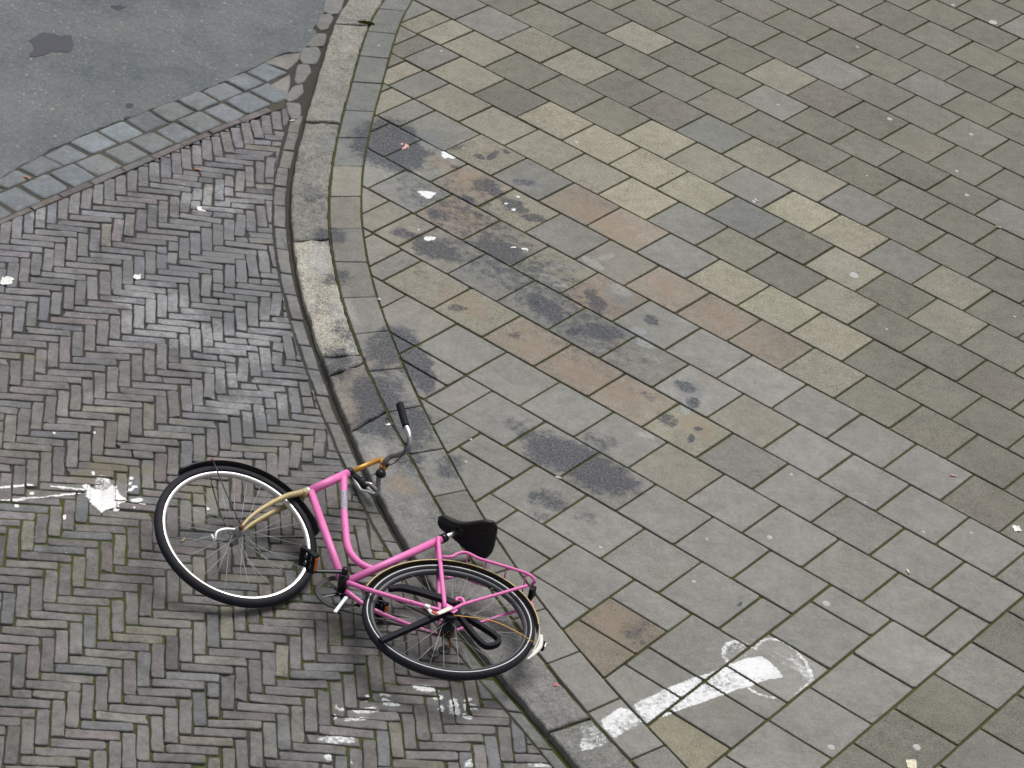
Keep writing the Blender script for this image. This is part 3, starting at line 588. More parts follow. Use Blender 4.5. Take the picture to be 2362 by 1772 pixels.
def stone_material(name, stains, speck=1.0, rough=0.88, bumpd=0.0012, mott=0.35):
    m, nt, b = new_mat(name)
    pos = position(nt)
    at = N(nt, 'ShaderNodeAttribute', attribute_name='tone')
    col = at.outputs['Color']; gr = at.outputs['Alpha']
    # slow mottling of the whole paving, then weathering inside each stone
    n1 = noise_tex(nt, pos, 2.1, 5, 0.6)
    n2 = noise_tex(nt, pos, 14.0, 6, 0.68)
    f = mth(nt, 'ADD', ramp01(nt, n1.outputs['Fac'], .25, .75, 1 - mott * .45, 1 + mott * .45, False), ramp01(nt, n2.outputs['Fac'], .25, .75, -mott * .55, mott * .55, False))
    # aggregate: dark and light grains, more of it where the alpha of the tone is high
    n3 = noise_tex(nt, pos, 135.0, 3, 0.75)
    n4 = noise_tex(nt, pos, 420.0, 1, 0.5)
    g = mth(nt, 'ADD', ramp01(nt, n3.outputs['Fac'], .3, .7, -.42 * speck, .42 * speck, False), ramp01(nt, n4.outputs['Fac'], .3, .7, -.22 * speck, .22 * speck, False))
    g = mth(nt, 'MULTIPLY', g, gr)
    f = mth(nt, 'ADD', f, g)
    n5 = noise_tex(nt, pos, 48.0, 4, .7)
    f = mth(nt, 'ADD', f, ramp01(nt, n5.outputs['Fac'], .28, .72, -mott * .38, mott * .38, False))
    vm = N(nt, 'ShaderNodeVectorMath', operation='SCALE'); nt.links.new(col, vm.inputs[0]); nt.links.new(f, vm.inputs['Scale'])
    c = vm.outputs[0]
    # small pits
    pit = ramp01(nt, noise_tex(nt, pos, 75.0, 2, .5).outputs['Fac'], .66, .74)
    c = mix(nt, mth(nt, 'MULTIPLY', pit, .28), c, (.055, .055, .05))
    # yellowish lichen film and grey dust in patches
    li = ramp01(nt, noise_tex(nt, pos, 5.0, 6, .7).outputs['Fac'], .5, .75)
    c = mix(nt, mth(nt, 'MULTIPLY', li, .22), c, (.19, .18, .13))
    if stains:
        wp = warped(nt, pos, 7.0, .15, 5)
        wp2 = warped(nt, pos, 22.0, .045, 4)
        brk = noise_tex(nt, pos, 19.0, 8, .78).outputs['Fac']
        fin = ramp01(nt, noise_tex(nt, pos, 85.0, 4, .75).outputs['Fac'], .3, .7, .25, 1.35, False)
        brk2 = None
        for items, colr, amt, lo, hi in stains:
            big = [i for i in items if i[2] >= .10]; small = [i for i in items if i[2] < .10]
            if big:
                mk = mth(nt, 'MULTIPLY', blobs(nt, wp, big, .25), 1.0, True)
                nb = mth(nt, 'ADD', mk, mth(nt, 'MULTIPLY', mth(nt, 'SUBTRACT', brk, .5), 2.5))
                mk = mth(nt, 'MULTIPLY', ramp01(nt, nb, lo, hi), mth(nt, 'MULTIPLY', mk, 2.6, True))
                c = mix(nt, mth(nt, 'MULTIPLY', mth(nt, 'MULTIPLY', mk, fin), amt, True), c, colr)
            if small:
                mk = mth(nt, 'MULTIPLY', blobs(nt, wp2, small, .35), 1.0, True)
                if brk2 is None: brk2 = noise_tex(nt, pos, 42.0, 6, .75).outputs['Fac']
                nb = mth(nt, 'ADD', mk, mth(nt, 'MULTIPLY', mth(nt, 'SUBTRACT', brk2, .5), 1.8))
                mk = mth(nt, 'MULTIPLY', ramp01(nt, nb, .18, .62), mth(nt, 'MULTIPLY', mk, 2.5, True))
                c = mix(nt, mth(nt, 'MULTIPLY', mth(nt, 'MULTIPLY', mk, fin), amt, True), c, colr)
    nt.links.new(c, b.inputs['Base Color'])
    b.inputs['Roughness'].default_value = rough
    b.inputs['Specular IOR Level'].default_value = 0.3
    h = mth(nt, 'ADD', mth(nt, 'MULTIPLY', n3.outputs['Fac'], .5), mth(nt, 'MULTIPLY', n2.outputs['Fac'], 1.4))
    bump(nt, b, h, 0.55, bumpd)
    return m

DARK, BROWN, PALE = (.048, .054, .070), (.270, .203, .142), (.36, .37, .365)
PAVE_STAINS = [(D['ST_blue'], (.155, .182, .205), .62, .1, .8), (D['ST_brown'], BROWN, .58, .05, .75), (D['ST_pale'], PALE, .62, .2, .8), (D['ST_dark'], DARK, .93, .14, .74)]
M_slab_plain = stone_material('weathered_concrete_slab', None)
_cells = {}
def stained(base, stains, x, y, half, cell, **kw):
    """the same stone, carrying the spots that reach this square of the ground"""
    ci, cj = math.floor(x / cell), math.floor(y / cell)
    key = (base, ci, cj)
    if key not in _cells:
        mx_, my_ = (ci + .5) * cell, (cj + .5) * cell
        r = cell * .71 + half
        use = []
        for items, colr, amt, lo, hi in stains:
            it = [i for i in items if math.hypot(i[0] - mx_, i[1] - my_) < r + max(i[2], i[3]) * 1.2 + .05]
            if it: use.append((it, colr, amt, lo, hi))
        n_ = sum(len(u[0]) for u in use)
        _cells[key] = stone_material(base, use, **kw) if use else None
    return _cells[key]
def slab_mat(x, y):
    if x is None: return M_slab_plain
    return stained('stained_concrete_slab', PAVE_STAINS, x, y, .2, .5) or M_slab_plain
M_kerb_plain = stone_material('worn_kerb_stone', None, speck=1.25, bumpd=.002, mott=.6)
def kerb_mat(x, y):
    return stained('stained_kerb_stone', PAVE_STAINS, x, y, .35, .5, speck=1.25, bumpd=.002, mott=.6) or M_kerb_plain
ROAD_STAINS = [(D['ST_rolive'], (.19, .165, .10), .7, .1, .8), (D['ST_rblue'], (.135, .148, .155), .6, .1, .9), (D['ST_rpale'], (.36, .37, .38), .75, .45, 1.2)]
M_brick = stone_material('street_clinker', ROAD_STAINS, speck=.6, rough=.8, bumpd=.0022, mott=.62)
M_cobble = stone_material('blue_grey_cobble', None, speck=.6, rough=.7, bumpd=.0025, mott=.5)

def bed_material(name, soil, moss, amt, near=0.0):
    m, nt, b = new_mat(name)
    pos = position(nt)
    n = noise_tex(nt, pos, 1.6, 4, .6).outputs['Fac']
    n2 = noise_tex(nt, pos, 24.0, 5, .75).outputs['Fac']
    n3 = noise_tex(nt, pos, 160.0, 3, .7).outputs['Fac']
    k = mth(nt, 'ADD', mth(nt, 'MULTIPLY', n, .9), mth(nt, 'MULTIPLY', n2, 1.0))
    sp_ = N(nt, 'ShaderNodeSeparateXYZ'); nt.links.new(pos, sp_.inputs[0])
    k = mth(nt, 'ADD', k, ramp01(nt, sp_.outputs['Y'], -1.6, 1.0, near, -near))     # damper towards the near side
    mk = ramp01(nt, k, 1.02 - amt, 1.25 - amt)
    mo = mix(nt, n3, (moss[0] * .45, moss[1] * .45, moss[2] * .45), (moss[0] * 1.5, moss[1] * 1.5, moss[2] * 1.5))
    so = mix(nt, n3, (soil[0] * .5, soil[1] * .5, soil[2] * .5), (soil[0] * 1.6, soil[1] * 1.6, soil[2] * 1.6))
    nt.links.new(mix(nt, mk, so, mo), b.inputs['Base Color'])
    b.inputs['Roughness'].default_value = .95
    b.inputs['Specular IOR Level'].default_value = .1
    bump(nt, b, mth(nt, 'ADD', n2, n3), .8, .004)
    return m
M_bed = bed_material('joint_soil_and_moss', (.040, .038, .031), (.080, .086, .030), .36, .06)
M_bed_road = bed_material('brick_joint_sand_and_moss', (.062, .058, .052), (.072, .088, .024), .0, .18)
M_gutter_bed = bed_material('gutter_dirt', (.085, .078, .066), (.08, .085, .035), -.12)

def asphalt_material():
    m, nt, b = new_mat('old_asphalt')
    pos = position(nt)
    base = mix(nt, ramp01(nt, noise_tex(nt, pos, 1.7, 6, .65).outputs['Fac'], .3, .7), (.086, .101, .112), (.160, .174, .178))
    n2 = noise_tex(nt, pos, 9.0, 6, .7).outputs['Fac']
    base = mix(nt, ramp01(nt, n2, .35, .7, 0, .7), base, (.135, .145, .142))
    n6 = noise_tex(nt, pos, 32.0, 5, .75).outputs['Fac']
    base = mix(nt, ramp01(nt, n6, .45, .72, 0, .5), base, (.19, .197, .192))
    base = mix(nt, ramp01(nt, n6, .45, .25, 0, .5), base, (.085, .094, .102))
    v = N(nt, 'ShaderNodeTexVoronoi'); v.inputs['Scale'].default_value = 95.0; nt.links.new(pos, v.inputs['Vector'])
    sep = N(nt, 'ShaderNodeSeparateColor'); nt.links.new(v.outputs['Color'], sep.inputs[0])
    g = ramp01(nt, sep.outputs[0], 0, 1, .86, 1.14, False)
    vm = N(nt, 'ShaderNodeVectorMath', operation='SCALE'); nt.links.new(base, vm.inputs[0]); nt.links.new(g, vm.inputs['Scale'])
    c = vm.outputs[0]
    sp = ramp01(nt, noise_tex(nt, pos, 44.0, 2, .6).outputs['Fac'], .66, .72)
    c = mix(nt, mth(nt, 'MULTIPLY', sp, .6), c, (.42, .42, .39))
    wp = warped(nt, pos, 9.0, .10, 6)
    brk = noise_tex(nt, pos, 40.0, 5, .7).outputs['Fac']
    pos_items = [i for i in D['ST_asph'] if 0 < i[5] < .9]; neg = [[*i[:5], -i[5]] for i in D['ST_asph'] if i[5] < 0]
    mk = mth(nt, 'MULTIPLY', blobs(nt, wp, neg, .3), ramp01(nt, brk, .4, .7), True)
    c = mix(nt, mth(nt, 'MULTIPLY', mk, .45), c, (.33, .33, .30))
    mk = ramp01(nt, mth(nt, 'ADD', blobs(nt, wp, pos_items, .75), mth(nt, 'MULTIPLY', brk, .3)), .5, .62)
    c = mix(nt, mth(nt, 'MULTIPLY', mk, .9), c, (.055, .056, .075))
    nt.links.new(c, b.inputs['Base Color'])
    b.inputs['Roughness'].default_value = .85
    b.inputs['Specular IOR Level'].default_value = .3
    bump(nt, b, mth(nt, 'ADD', v.outputs['Distance'], n2), .5, .003)
    return m
M_asphalt = asphalt_material()

def simple(name, col, rough=.5, metal=0.0, var=0.0, scale=30.0, coat=0.0, spec=.5, wear=None, wear_amt=.0, bump_d=0.0):
    m, nt, b = new_mat(name)
    tc = N(nt, 'ShaderNodeTexCoord').outputs['Object']
    c = None
    n = noise_tex(nt, tc, scale, 5, .65).outputs['Fac']
    c = mix(nt, n, tuple(v * (1 - var) for v in col), tuple(min(1, v * (1 + var)) for v in col))
    if wear is not None:
        w = ramp01(nt, noise_tex(nt, tc, scale * 3.1, 4, .7).outputs['Fac'], .62 - wear_amt, .66 - wear_amt)
        c = mix(nt, w, c, wear)
    nt.links.new(c, b.inputs['Base Color'])
    b.inputs['Roughness'].default_value = rough
    b.inputs['Metallic'].default_value = metal
    b.inputs['Coat Weight'].default_value = coat
    b.inputs['Specular IOR Level'].default_value = spec
    if bump_d: bump(nt, b, n, .6, bump_d)
    return m

# ------------------------------------------------------------------ the setting: big ground sheet
G = 150
mesh_obj('ground', [(-G, -G, -.30), (G, -G, -.30), (G, G, -.30), (-G, G, -.30)], [(0, 1, 2, 3)], M_asphalt)
tag(bpy.data.objects['ground'], kind='structure')

def sheet(name, outline, z, mat):
    """bed sheet with a slightly uneven top, as a grid clipped to an outline"""
    o = mesh_obj(name, [(x, y, z) for x, y in outline], [tuple(range(len(outline)))], mat)
    return tag(o, kind='structure')

ys = [y for y in np.arange(-4.4, 6.61, .1)]
# pavement bed: right of the kerb
pave_bed = sheet('pavement', [(K1(y) - .004, y) for y in ys] + [(6.2, 6.6), (6.2, -4.4)][::1], -.0085, M_bed)

# ------------------------------------------------------------------ pavement slabs (0.30 m concrete, laid in half bond)
go = Vector(D['GRID']['o']); gg = D['GRID']['g']; PITCH = D['GRID']['pitch']
ge1 = Vector((math.cos(gg), math.sin(gg))); ge2 = Vector((math.sin(gg), -math.cos(gg)))
VOFF = {-13: .038, -12: .002, -11: -.008, -10: .027, -9: -.014, -8: .052, -7: .125, -6: .041, -5: -.028, -4: .005, -3: .006, -2: -.013,
        -1: -.03, 0: -.03, 1: -.033, 2: -.019, 3: -.012, 4: -.027, 5: -.022, 6: -.03, 7: .03}
def vline(v):
    k = math.floor(v); t = v - k
    return v + VOFF.get(k, 0) * (1 - t) + VOFF.get(k + 1, 0) * t
def uvxy(u, v):
    p = go + PITCH * (u * ge1 + v * ge2)
    return (p.x, p.y)

rects = []
EXTRA = {-4: [-8.55], -3: [-8.08], -2: [-7.58], -1: [-7.0], 0: [-6.68], 2: [-4.53], 3: [-3.9]}
for n in range(-24, 7):
    umax = 16.0 if n <= 2 else (7.5 if n <= 4 else 5.5)
    js = [k + (0.0 if n % 2 == 0 else 0.5) for k in range(-18, 18)]
    js = [j + random.uniform(-.012, .012) for j in js if j < umax - .2] + EXTRA.get(n, []) + [umax]
    js.sort()
    for a, b in zip(js, js[1:]):
        if n == 5 and b <= -.4 : continue
        if n == 6 and a < 1.5: continue
        if b - a < .1: continue
        rects.append((a, b, n, n + 1))
# cut pieces along the border and the turned bond in the near corner
rects += [(-3.2, -2.0, 5, 6), (-2.0, -1.0, 5, 5.45), (-2.0, -1.0, 5.45, 6), (-1.0, -.5, 5, 6),
          (-2.0, -.5, 6, 7), (-.5, .07, 6, 7), (.07, 1.07, 6, 6.5), (.07, 1.07, 6.5, 7.5), (1.07, 2.0, 6, 7.0), (1.07, 1.57, 7.0, 8.0)]
def column(u0, u1, vs):
    for a, b in zip(vs, vs[1:]): rects.append((u0, u1, a, b))
column(1.57, 2.57, [7.0, 7.56, 8.5])
column(2.57, 3.6, [7.0, 8.03, 9.0])
column(3.6, 4.57, [7.0, 7.6, 8.33, 9.35])
column(4.57, 5.5, [7.0, 8.08, 8.62, 9.62, 10.6])
column(5.5, 6.5, [5.0, 5.55, 6.57, 7.59, 8.1, 8.93, 9.95, 10.95, 11.95])
column(6.5, 7.5, [5.0] + [5.05 + k * 1.012 for k in range(1, 9)])
column(7.5, 8.5, [3.0] + [3.55 + k * 1.012 for k in range(0, 10)])
column(8.5, 9.5, [3.0] + [4.05 + k * 1.012 for k in range(0, 9)])
column(9.5, 10.5, [3.0] + [3.55 + k * 1.012 for k in range(0, 9)])
column(10.5, 11.5, [3.0] + [4.05 + k * 1.012 for k in range(0, 9)])
column(11.5, 12.5, [3.0] + [3.55 + k * 1.012 for k in range(0, 9)])

ALL_ST = D['ST_blue'] + D['ST_dark'] + D['ST_brown'] + D['ST_pale']
TONE = {'G': (.197, .194, .176, .7), 'M': (.232, .221, .178, 1.1), 'L': (.270, .254, .196, 1.2), 'D': (.170, .165, .138, 1.0),
        'R': (.235, .206, .170, .9), 'B': (.178, .184, .172, .8), 'W': (.232, .219, .188, .6), 'S': (.226, .221, .204, .42), 'Q': (.195, .172, .138, .9), 'Y': (.235, .219, .160, .9)}
def slab_tone(u0, u1, v0, v1):
    for (u, v, t) in D['TONES']:
        if u0 <= u <= u1 and v0 <= v <= v1: return t
    u, v = (u0 + u1) / 2, (v0 + v1) / 2
    xc, yc = uvxy(u, v)
    if v < 4.6 and any((xc - s_[0]) ** 2 + (yc - s_[1]) ** 2 < (s_[2] + .12) ** 2 for s_ in ALL_ST): return random.choice('WWWWS')
    if u > 7.5 and v > 3: return random.choice('DDDDG')
    if v > 2.2 and u + .9 * v > 2: return random.choice('SSSSSG')
    if v > 1.0 and u < 5.2: return random.choice('SSG')
    if v < -5 or u > 2: return random.choice('DDDDDDDDG')
    return random.choice('DDDDGGM')
pave_region = [(K2(y) + .006, y) for y in ys] + [(6.2, 6.6), (6.2, -4.4)]
if area(pave_region) < 0: pave_region.reverse()
all_st = D['ST_dark'] + D['ST_brown'] + D['ST_pale']
def near_stain(cx, cy):
    return any((cx - s[0]) ** 2 + (cy - s[1]) ** 2 < (s[2] * 1.3 + .34) ** 2 for s in all_st)

def jit(c, amt, tint=.02):
    k = 1 + random.gauss(0, amt)
    return tuple(max(.02, v * k * (1 + random.gauss(0, tint))) for v in c[:3]) + (c[3],)

slabs = []
for (u0, u1, v0, v1) in rects:
    a, b, c_, d_ = uvxy(u0, vline(v0)), uvxy(u1, vline(v0)), uvxy(u1, vline(v1)), uvxy(u0, vline(v1))
    q = [a, d_, c_, b]
    if area(q) < 0: q.reverse()
    cx = sum(p[0] for p in q) / 4; cy = sum(p[1] for p in q) / 4
    if not in_poly((cx, cy), VIEW_M): continue
    if cx < K2(cy) - .4: continue
    g = .0050 + random.uniform(-.0009, .0012)
    q = inset(q, g)
    if min(p[0] - K2(p[1]) for p in q) < .05:
        q = tidy(clip(pave_region, q))
        if len(q) < 3: continue
        if area(q) < 0: q.reverse()
    if abs(area(q)) < .0012: continue
    slabs.append((q, slab_tone(u0, u1, v0, v1)))
def build_slab(q, t):
    out = rough_outline(q, .16, .0011, .010)
    z = random.gauss(0, .0009)
    tilt = (random.gauss(0, .0035), random.gauss(0, .0035))
    v, f = slab_geo(out, z, .03, .0035, .0045, tilt)
    return v, f, jit(TONE[t], .05, .007)
def build_set(items, builder, name, rest_name, parent, pick_mat, limit=300, smooth=False):
    order = sorted(items, key=lambda s: -shown(s[0]))
    near = [s for s in order if shown(s[0]) > 0][:limit]
    near_ids = {id(s) for s in near}
    RV, RF, RT = [], [], []
    mats = None
    for s in order:
        v, f, tone = builder(*s)
        if id(s) in near_ids:
            cx = sum(p[0] for p in s[0]) / len(s[0]); cy = sum(p[1] for p in s[0]) / len(s[0])
            mesh_obj(name, v, f, pick_mat(cx, cy), parent, smooth, tone)
        else:
            o = len(RV)
            RV += v; RF += [tuple(i + o for i in ff) for ff in f]; RT += [tone] * len(v)
    if RV:
        r = mesh_obj(rest_name, RV, RF, pick_mat(None, None), parent, smooth, RT)
        tag(r, kind='stuff')
    print(name, len(items), 'near', len(near))
build_set(slabs, build_slab, 'slab', 'distant_slab_paving', pave_bed,
          slab_mat)

# ------------------------------------------------------------------ edging slabs, a row 0.15 m wide that follows the kerb
bj = sorted([tuple(j) for j in D['BORDER_J']])
while bj[0][0] > -4.2: bj.insert(0, (bj[0][0] - .265, bj[0][1] - .262))
i = 0
while i < len(bj) - 1:                                   # fill the stretch hidden below the bicycle
    if bj[i + 1][0] - bj[i][0] > .42:
        k = round((bj[i + 1][0] - bj[i][0]) / .285)
        new = [(bj[i][0] + (bj[i + 1][0] - bj[i][0]) * t / k, bj[i][1] + (bj[i + 1][1] - bj[i][1]) * t / k) for t in range(1, k)]
        bj[i + 1:i + 1] = new
    i += 1
while bj[-1][0] < 6.3: bj.append((bj[-1][0] + .3, bj[-1][1] + .3))
for (a, b) in zip(bj, bj[1:]):
    left = [(K1(y) + .005, y) for y in np.linspace(a[0] + .003, b[0] - .003, 4)]
    right = [(K2(y) - .003, y) for y in np.linspace(a[1] + .003, b[1] - .003, 4)]
    q = left[::-1] + right
    if area(q) < 0: q.reverse()
    out = rough_outline(tidy(q, .01), .2, .0014, .008)
    v, f = slab_geo(out, random.gauss(0, .001), .03, .004, .005, (random.gauss(0, .006), random.gauss(0, .006)))
    cy = (a[0] + b[0]) / 2
    t = random.choice('GGSS') if cy < 0 else ('B' if cy > 1.9 else random.choice('GGW'))
    mesh_obj('edging_slab', v, f, slab_mat(K2(cy) - .08, cy), pave_bed, False, jit(TONE[t], .05, .006))

# ------------------------------------------------------------------ kerb stones
kerb_bed = sheet('kerb', [(K0(y) + .03, y) for y in ys] + [(K1(y) + .02, y) for y in ys][::-1], -.020, M_bed)
kj = sorted([tuple(j) for j in D['KERB_J']])
lo = kj[0]
pre = [(-4.3, -4.2), (-3.35, -3.25), (-2.36, -2.25), (-1.46, -1.34)]
post_ = [(4.25, 4.28), (5.2, 5.22), (6.2, 6.2)]
kj = pre + kj + post_
KT = {0: (.2, .2, .19, .8), 1: (.2, .2, .19, .8), 2: (.2, .197, .188, .8), 3: (.195, .195, .186, .8), 4: (.225, .205, .175, 1), 5: (.215, .205, .19, 1.1), 6: (.345, .328, .28, 1.6),
      7: (.195, .19, .172, 1.2), 8: (.232, .226, .2, 1.2), 9: (.225, .22, .195, 1.2), 10: (.235, .23, .2, 1.1), 11: (.25, .245, .22, 1), 12: (.25, .24, .22, 1)}
for i, (a, b) in enumerate(zip(kj, kj[1:])):
    k = max(3, int((b[0] - a[0]) / .08))
    worn = .004 if i not in (6, 7, 5) else .010
    L = [(K0(y) + .004 + abs(nz(y, i, 7.0, 3.1)) * worn * 1.5, y) for y in np.linspace(a[0] + .006, b[0] - .006, k)]
    R = [(K1(y) - .006, y) for y in np.linspace(a[1] + .006, b[1] - .006, k)]
    def endline(p, q, s):
        out = []
        for t in (.25, .5, .75):
            out.append((p[0] + (q[0] - p[0]) * t, p[1] + (q[1] - p[1]) * t + random.uniform(-.012, .012) * (1 if i in (4, 5, 6, 7, 8) else .2) + s))
        return out
    q = R + endline(R[-1], L[-1], 0)[0:] + L[::-1] + endline(L[0], R[0], 0)
    if area(q) < 0: q.reverse()
    out = rough_outline(tidy(q, .006), .035, .0028, .0)
    dz = {7: -.004, 6: -.002, 5: .001}.get(i, random.gauss(0, .0015))
    v, f = slab_geo(out, dz, .16, .008 if i not in (6, 7) else .011, .010, (random.gauss(0, .006), random.gauss(0, .002)))
    ym_ = (a[0] + b[0]) / 2
    mesh_obj('kerb_stone', v, f, kerb_mat(K0(ym_) + .1, ym_), kerb_bed, False, jit(KT.get(i, KT[0]), .03, .004))

# ------------------------------------------------------------------ brick road: herringbone of 200 x 50 mm clinkers
road_bed = sheet('brick_road', [(K0(y) + .06, y) for y in ys] + [(-5.2, 6.6), (-5.2, -4.4)], ROAD_Z - .0068, M_bed_road)
brk = [tuple(p) for p in D['COB_brk']]; low = [tuple(p) for p in D['COB_low']]; mid = [tuple(p) for p in D['COB_mid']]; asp = [tuple(p) for p in D['COB_asph']]
def smooth_line(pts, ext=2.6, right=0.0):
    """straight continuation to the left of the frame, evenly spaced points along a gentle curve"""
    P = np.array(pts)
    c = np.polyfit(P[:, 0], P[:, 1], 3)
    x0, x1 = P[0, 0], P[-1, 0]
    xs = np.linspace(x0, x1, 60)
    s = np.polyval(np.polyder(c), x0)
    L = [(x, np.polyval(c, x0) + s * (x - x0)) for x in np.linspace(x0 - ext, x0, 40)[:-1]]
    s1 = np.polyval(np.polyder(c), x1); R = [(x1 + d_, np.polyval(c, x1) + s1 * d_) for d_ in np.linspace(.01, right, 8)] if right else []
    return [(float(a), float(b)) for a, b in L] + [(float(x), float(np.polyval(c, x))) for x in xs] + [(float(a), float(b)) for a, b in R]
brk = smooth_line(brk); low, mid = smooth_line(low, right=.12), smooth_line(mid, right=.08); asp = smooth_line(asp[:11], right=.06)
GUT = .085
yk = [y for y in np.arange(-4.3, 2.35, .08)]
region = [(x, y - .004) for x, y in brk if x < K0(y) - GUT - .03]
ytop = region[-1][1]
region += [(K0(y) - GUT, y) for y in yk[::-1] if y < ytop - .02] + [(-5.0, -4.3)]
if area(region) < 0: region.reverse()
bo = Vector(D['BRICK']['o']); bt = D['BRICK']['t']; bw = D['BRICK']['w']
be1 = Vector((math.cos(bt), math.sin(bt))); be2 = Vector((-math.sin(bt), math.cos(bt)))
BT = [(.152, .144, .141, .6), (.160, .151, .146, .6), (.144, .139, .136, .6), (.168, .162, .148, .7), (.142, .144, .148, .6), (.178, .168, .140, .7), (.165, .147, .143, .6), (.126, .122, .122, .6)]
BWT = [6, 6, 5, 3, 2.5, .7, .9, 1.2]
def in_region(p): return in_poly(p, region)
bricks = []
def warp(p):
    """the road has been driven on: the courses wander, most near the kerb"""
    x, y = p
    d = max(0.0, 1 - abs(K0(y) - x) / 1.3)
    a = .006 + .020 * d
    return (x + a * nz(x, y, 1.9, 5.0), y + a * nz(x, y, 1.9, 9.0))
for r in range(-90, 130):
    for m in range(-20, 20):
        for kind in (0, 1):
            if kind == 0: x0, y0, w, h = r + 8 * m, r - 1, 4, 1
            else: x0, y0, w, h = r, r + 8 * m, 1, 4
            ctr = bo + bw * ((x0 + w / 2) * be1 + (y0 + h / 2) * be2)
            if not in_poly((ctr.x, ctr.y), VIEW_M): continue
            if ctr.x > K0(ctr.y) + .1: continue
            nearK = max(0.0, 1 - (K0(ctr.y) - ctr.x) / .75) if ctr.y > -1.3 else 0.0
            rot = random.gauss(0, .013 + .03 * nearK)
            ox, oy = random.gauss(0, .0011), random.gauss(0, .0011)
            hw, hh = w * bw / 2 - random.uniform(.0012, .0034), h * bw / 2 - random.uniform(.0012, .0034)
            if w == 4: hw -= random.uniform(.0010, .0055)
            else: hh -= random.uniform(.0010, .0055)
            e1 = Vector((math.cos(bt + rot), math.sin(bt + rot))); e2 = Vector((-e1.y, e1.x))
            q = []
            for sx, sy in ((-1, -1), (1, -1), (1, 1), (-1, 1)):
                p = ctr + Vector((ox, oy)) + e1 * hw * sx + e2 * hh * sy
                q.append(warp((p.x, p.y)))
            ins = [in_region(p) for p in q]
            if not any(ins): continue
            if not all(ins):
                q = tidy(clip(region, q))
                if len(q) < 3: continue
                if area(q) < 0: q.reverse()
                if abs(area(q)) < .00025: continue
            if len(q) == 4 and random.random() < .03 + .30 * nearK:          # a brick that has cracked in two
                t = random.uniform(.35, .65); g_ = .012
                lerp = lambda a, b_, u: (a[0] + (b_[0] - a[0]) * u, a[1] + (b_[1] - a[1]) * u)
                if w == 4: A_, B_, C_, D_ = q[0], q[1], q[2], q[3]
                else: A_, B_, C_, D_ = q[1], q[2], q[3], q[0]
                t2 = t + random.uniform(-.05, .05)
                bricks.append(([A_, lerp(A_, B_, t - g_), lerp(D_, C_, t2 - g_), D_],))
                bricks.append(([lerp(A_, B_, t + g_), B_, C_, lerp(D_, C_, t2 + g_)],))
            else: bricks.append((q,))
def build_brick(q):
    out = rough_outline(q, .05, .0024, .010)
    if random.random() < .26:                                   # a broken corner
        k = random.randrange(len(out)); cx = sum(p[0] for p in out) / len(out); cy = sum(p[1] for p in out) / len(out)
        t = random.uniform(.06, .16); out[k] = (out[k][0] + (cx - out[k][0]) * t, out[k][1] + (cy - out[k][1]) * t)
    cx = sum(p[0] for p in q) / len(q); cy = sum(p[1] for p in q) / len(q)
    d = max(0.0, 1 - abs(K0(cy) - cx) / 1.2)
    z = ROAD_Z + random.gauss(0, .0014) + .004 * nz(cx, cy, 1.2, 2.0) + .003 * d * nz(cx, cy, 4.0, 4.0)
    v, f = slab_geo(out, z, .03, .0042, .0055, (random.gauss(0, .016), random.gauss(0, .016)))
    t = random.choices(BT, BWT)[0]
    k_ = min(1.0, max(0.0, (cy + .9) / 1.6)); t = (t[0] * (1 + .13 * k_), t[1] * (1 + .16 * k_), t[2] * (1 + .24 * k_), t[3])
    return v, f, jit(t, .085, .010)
build_set(bricks, build_brick, 'brick', 'distant_brick_paving', road_bed, lambda cx, cy: M_brick)

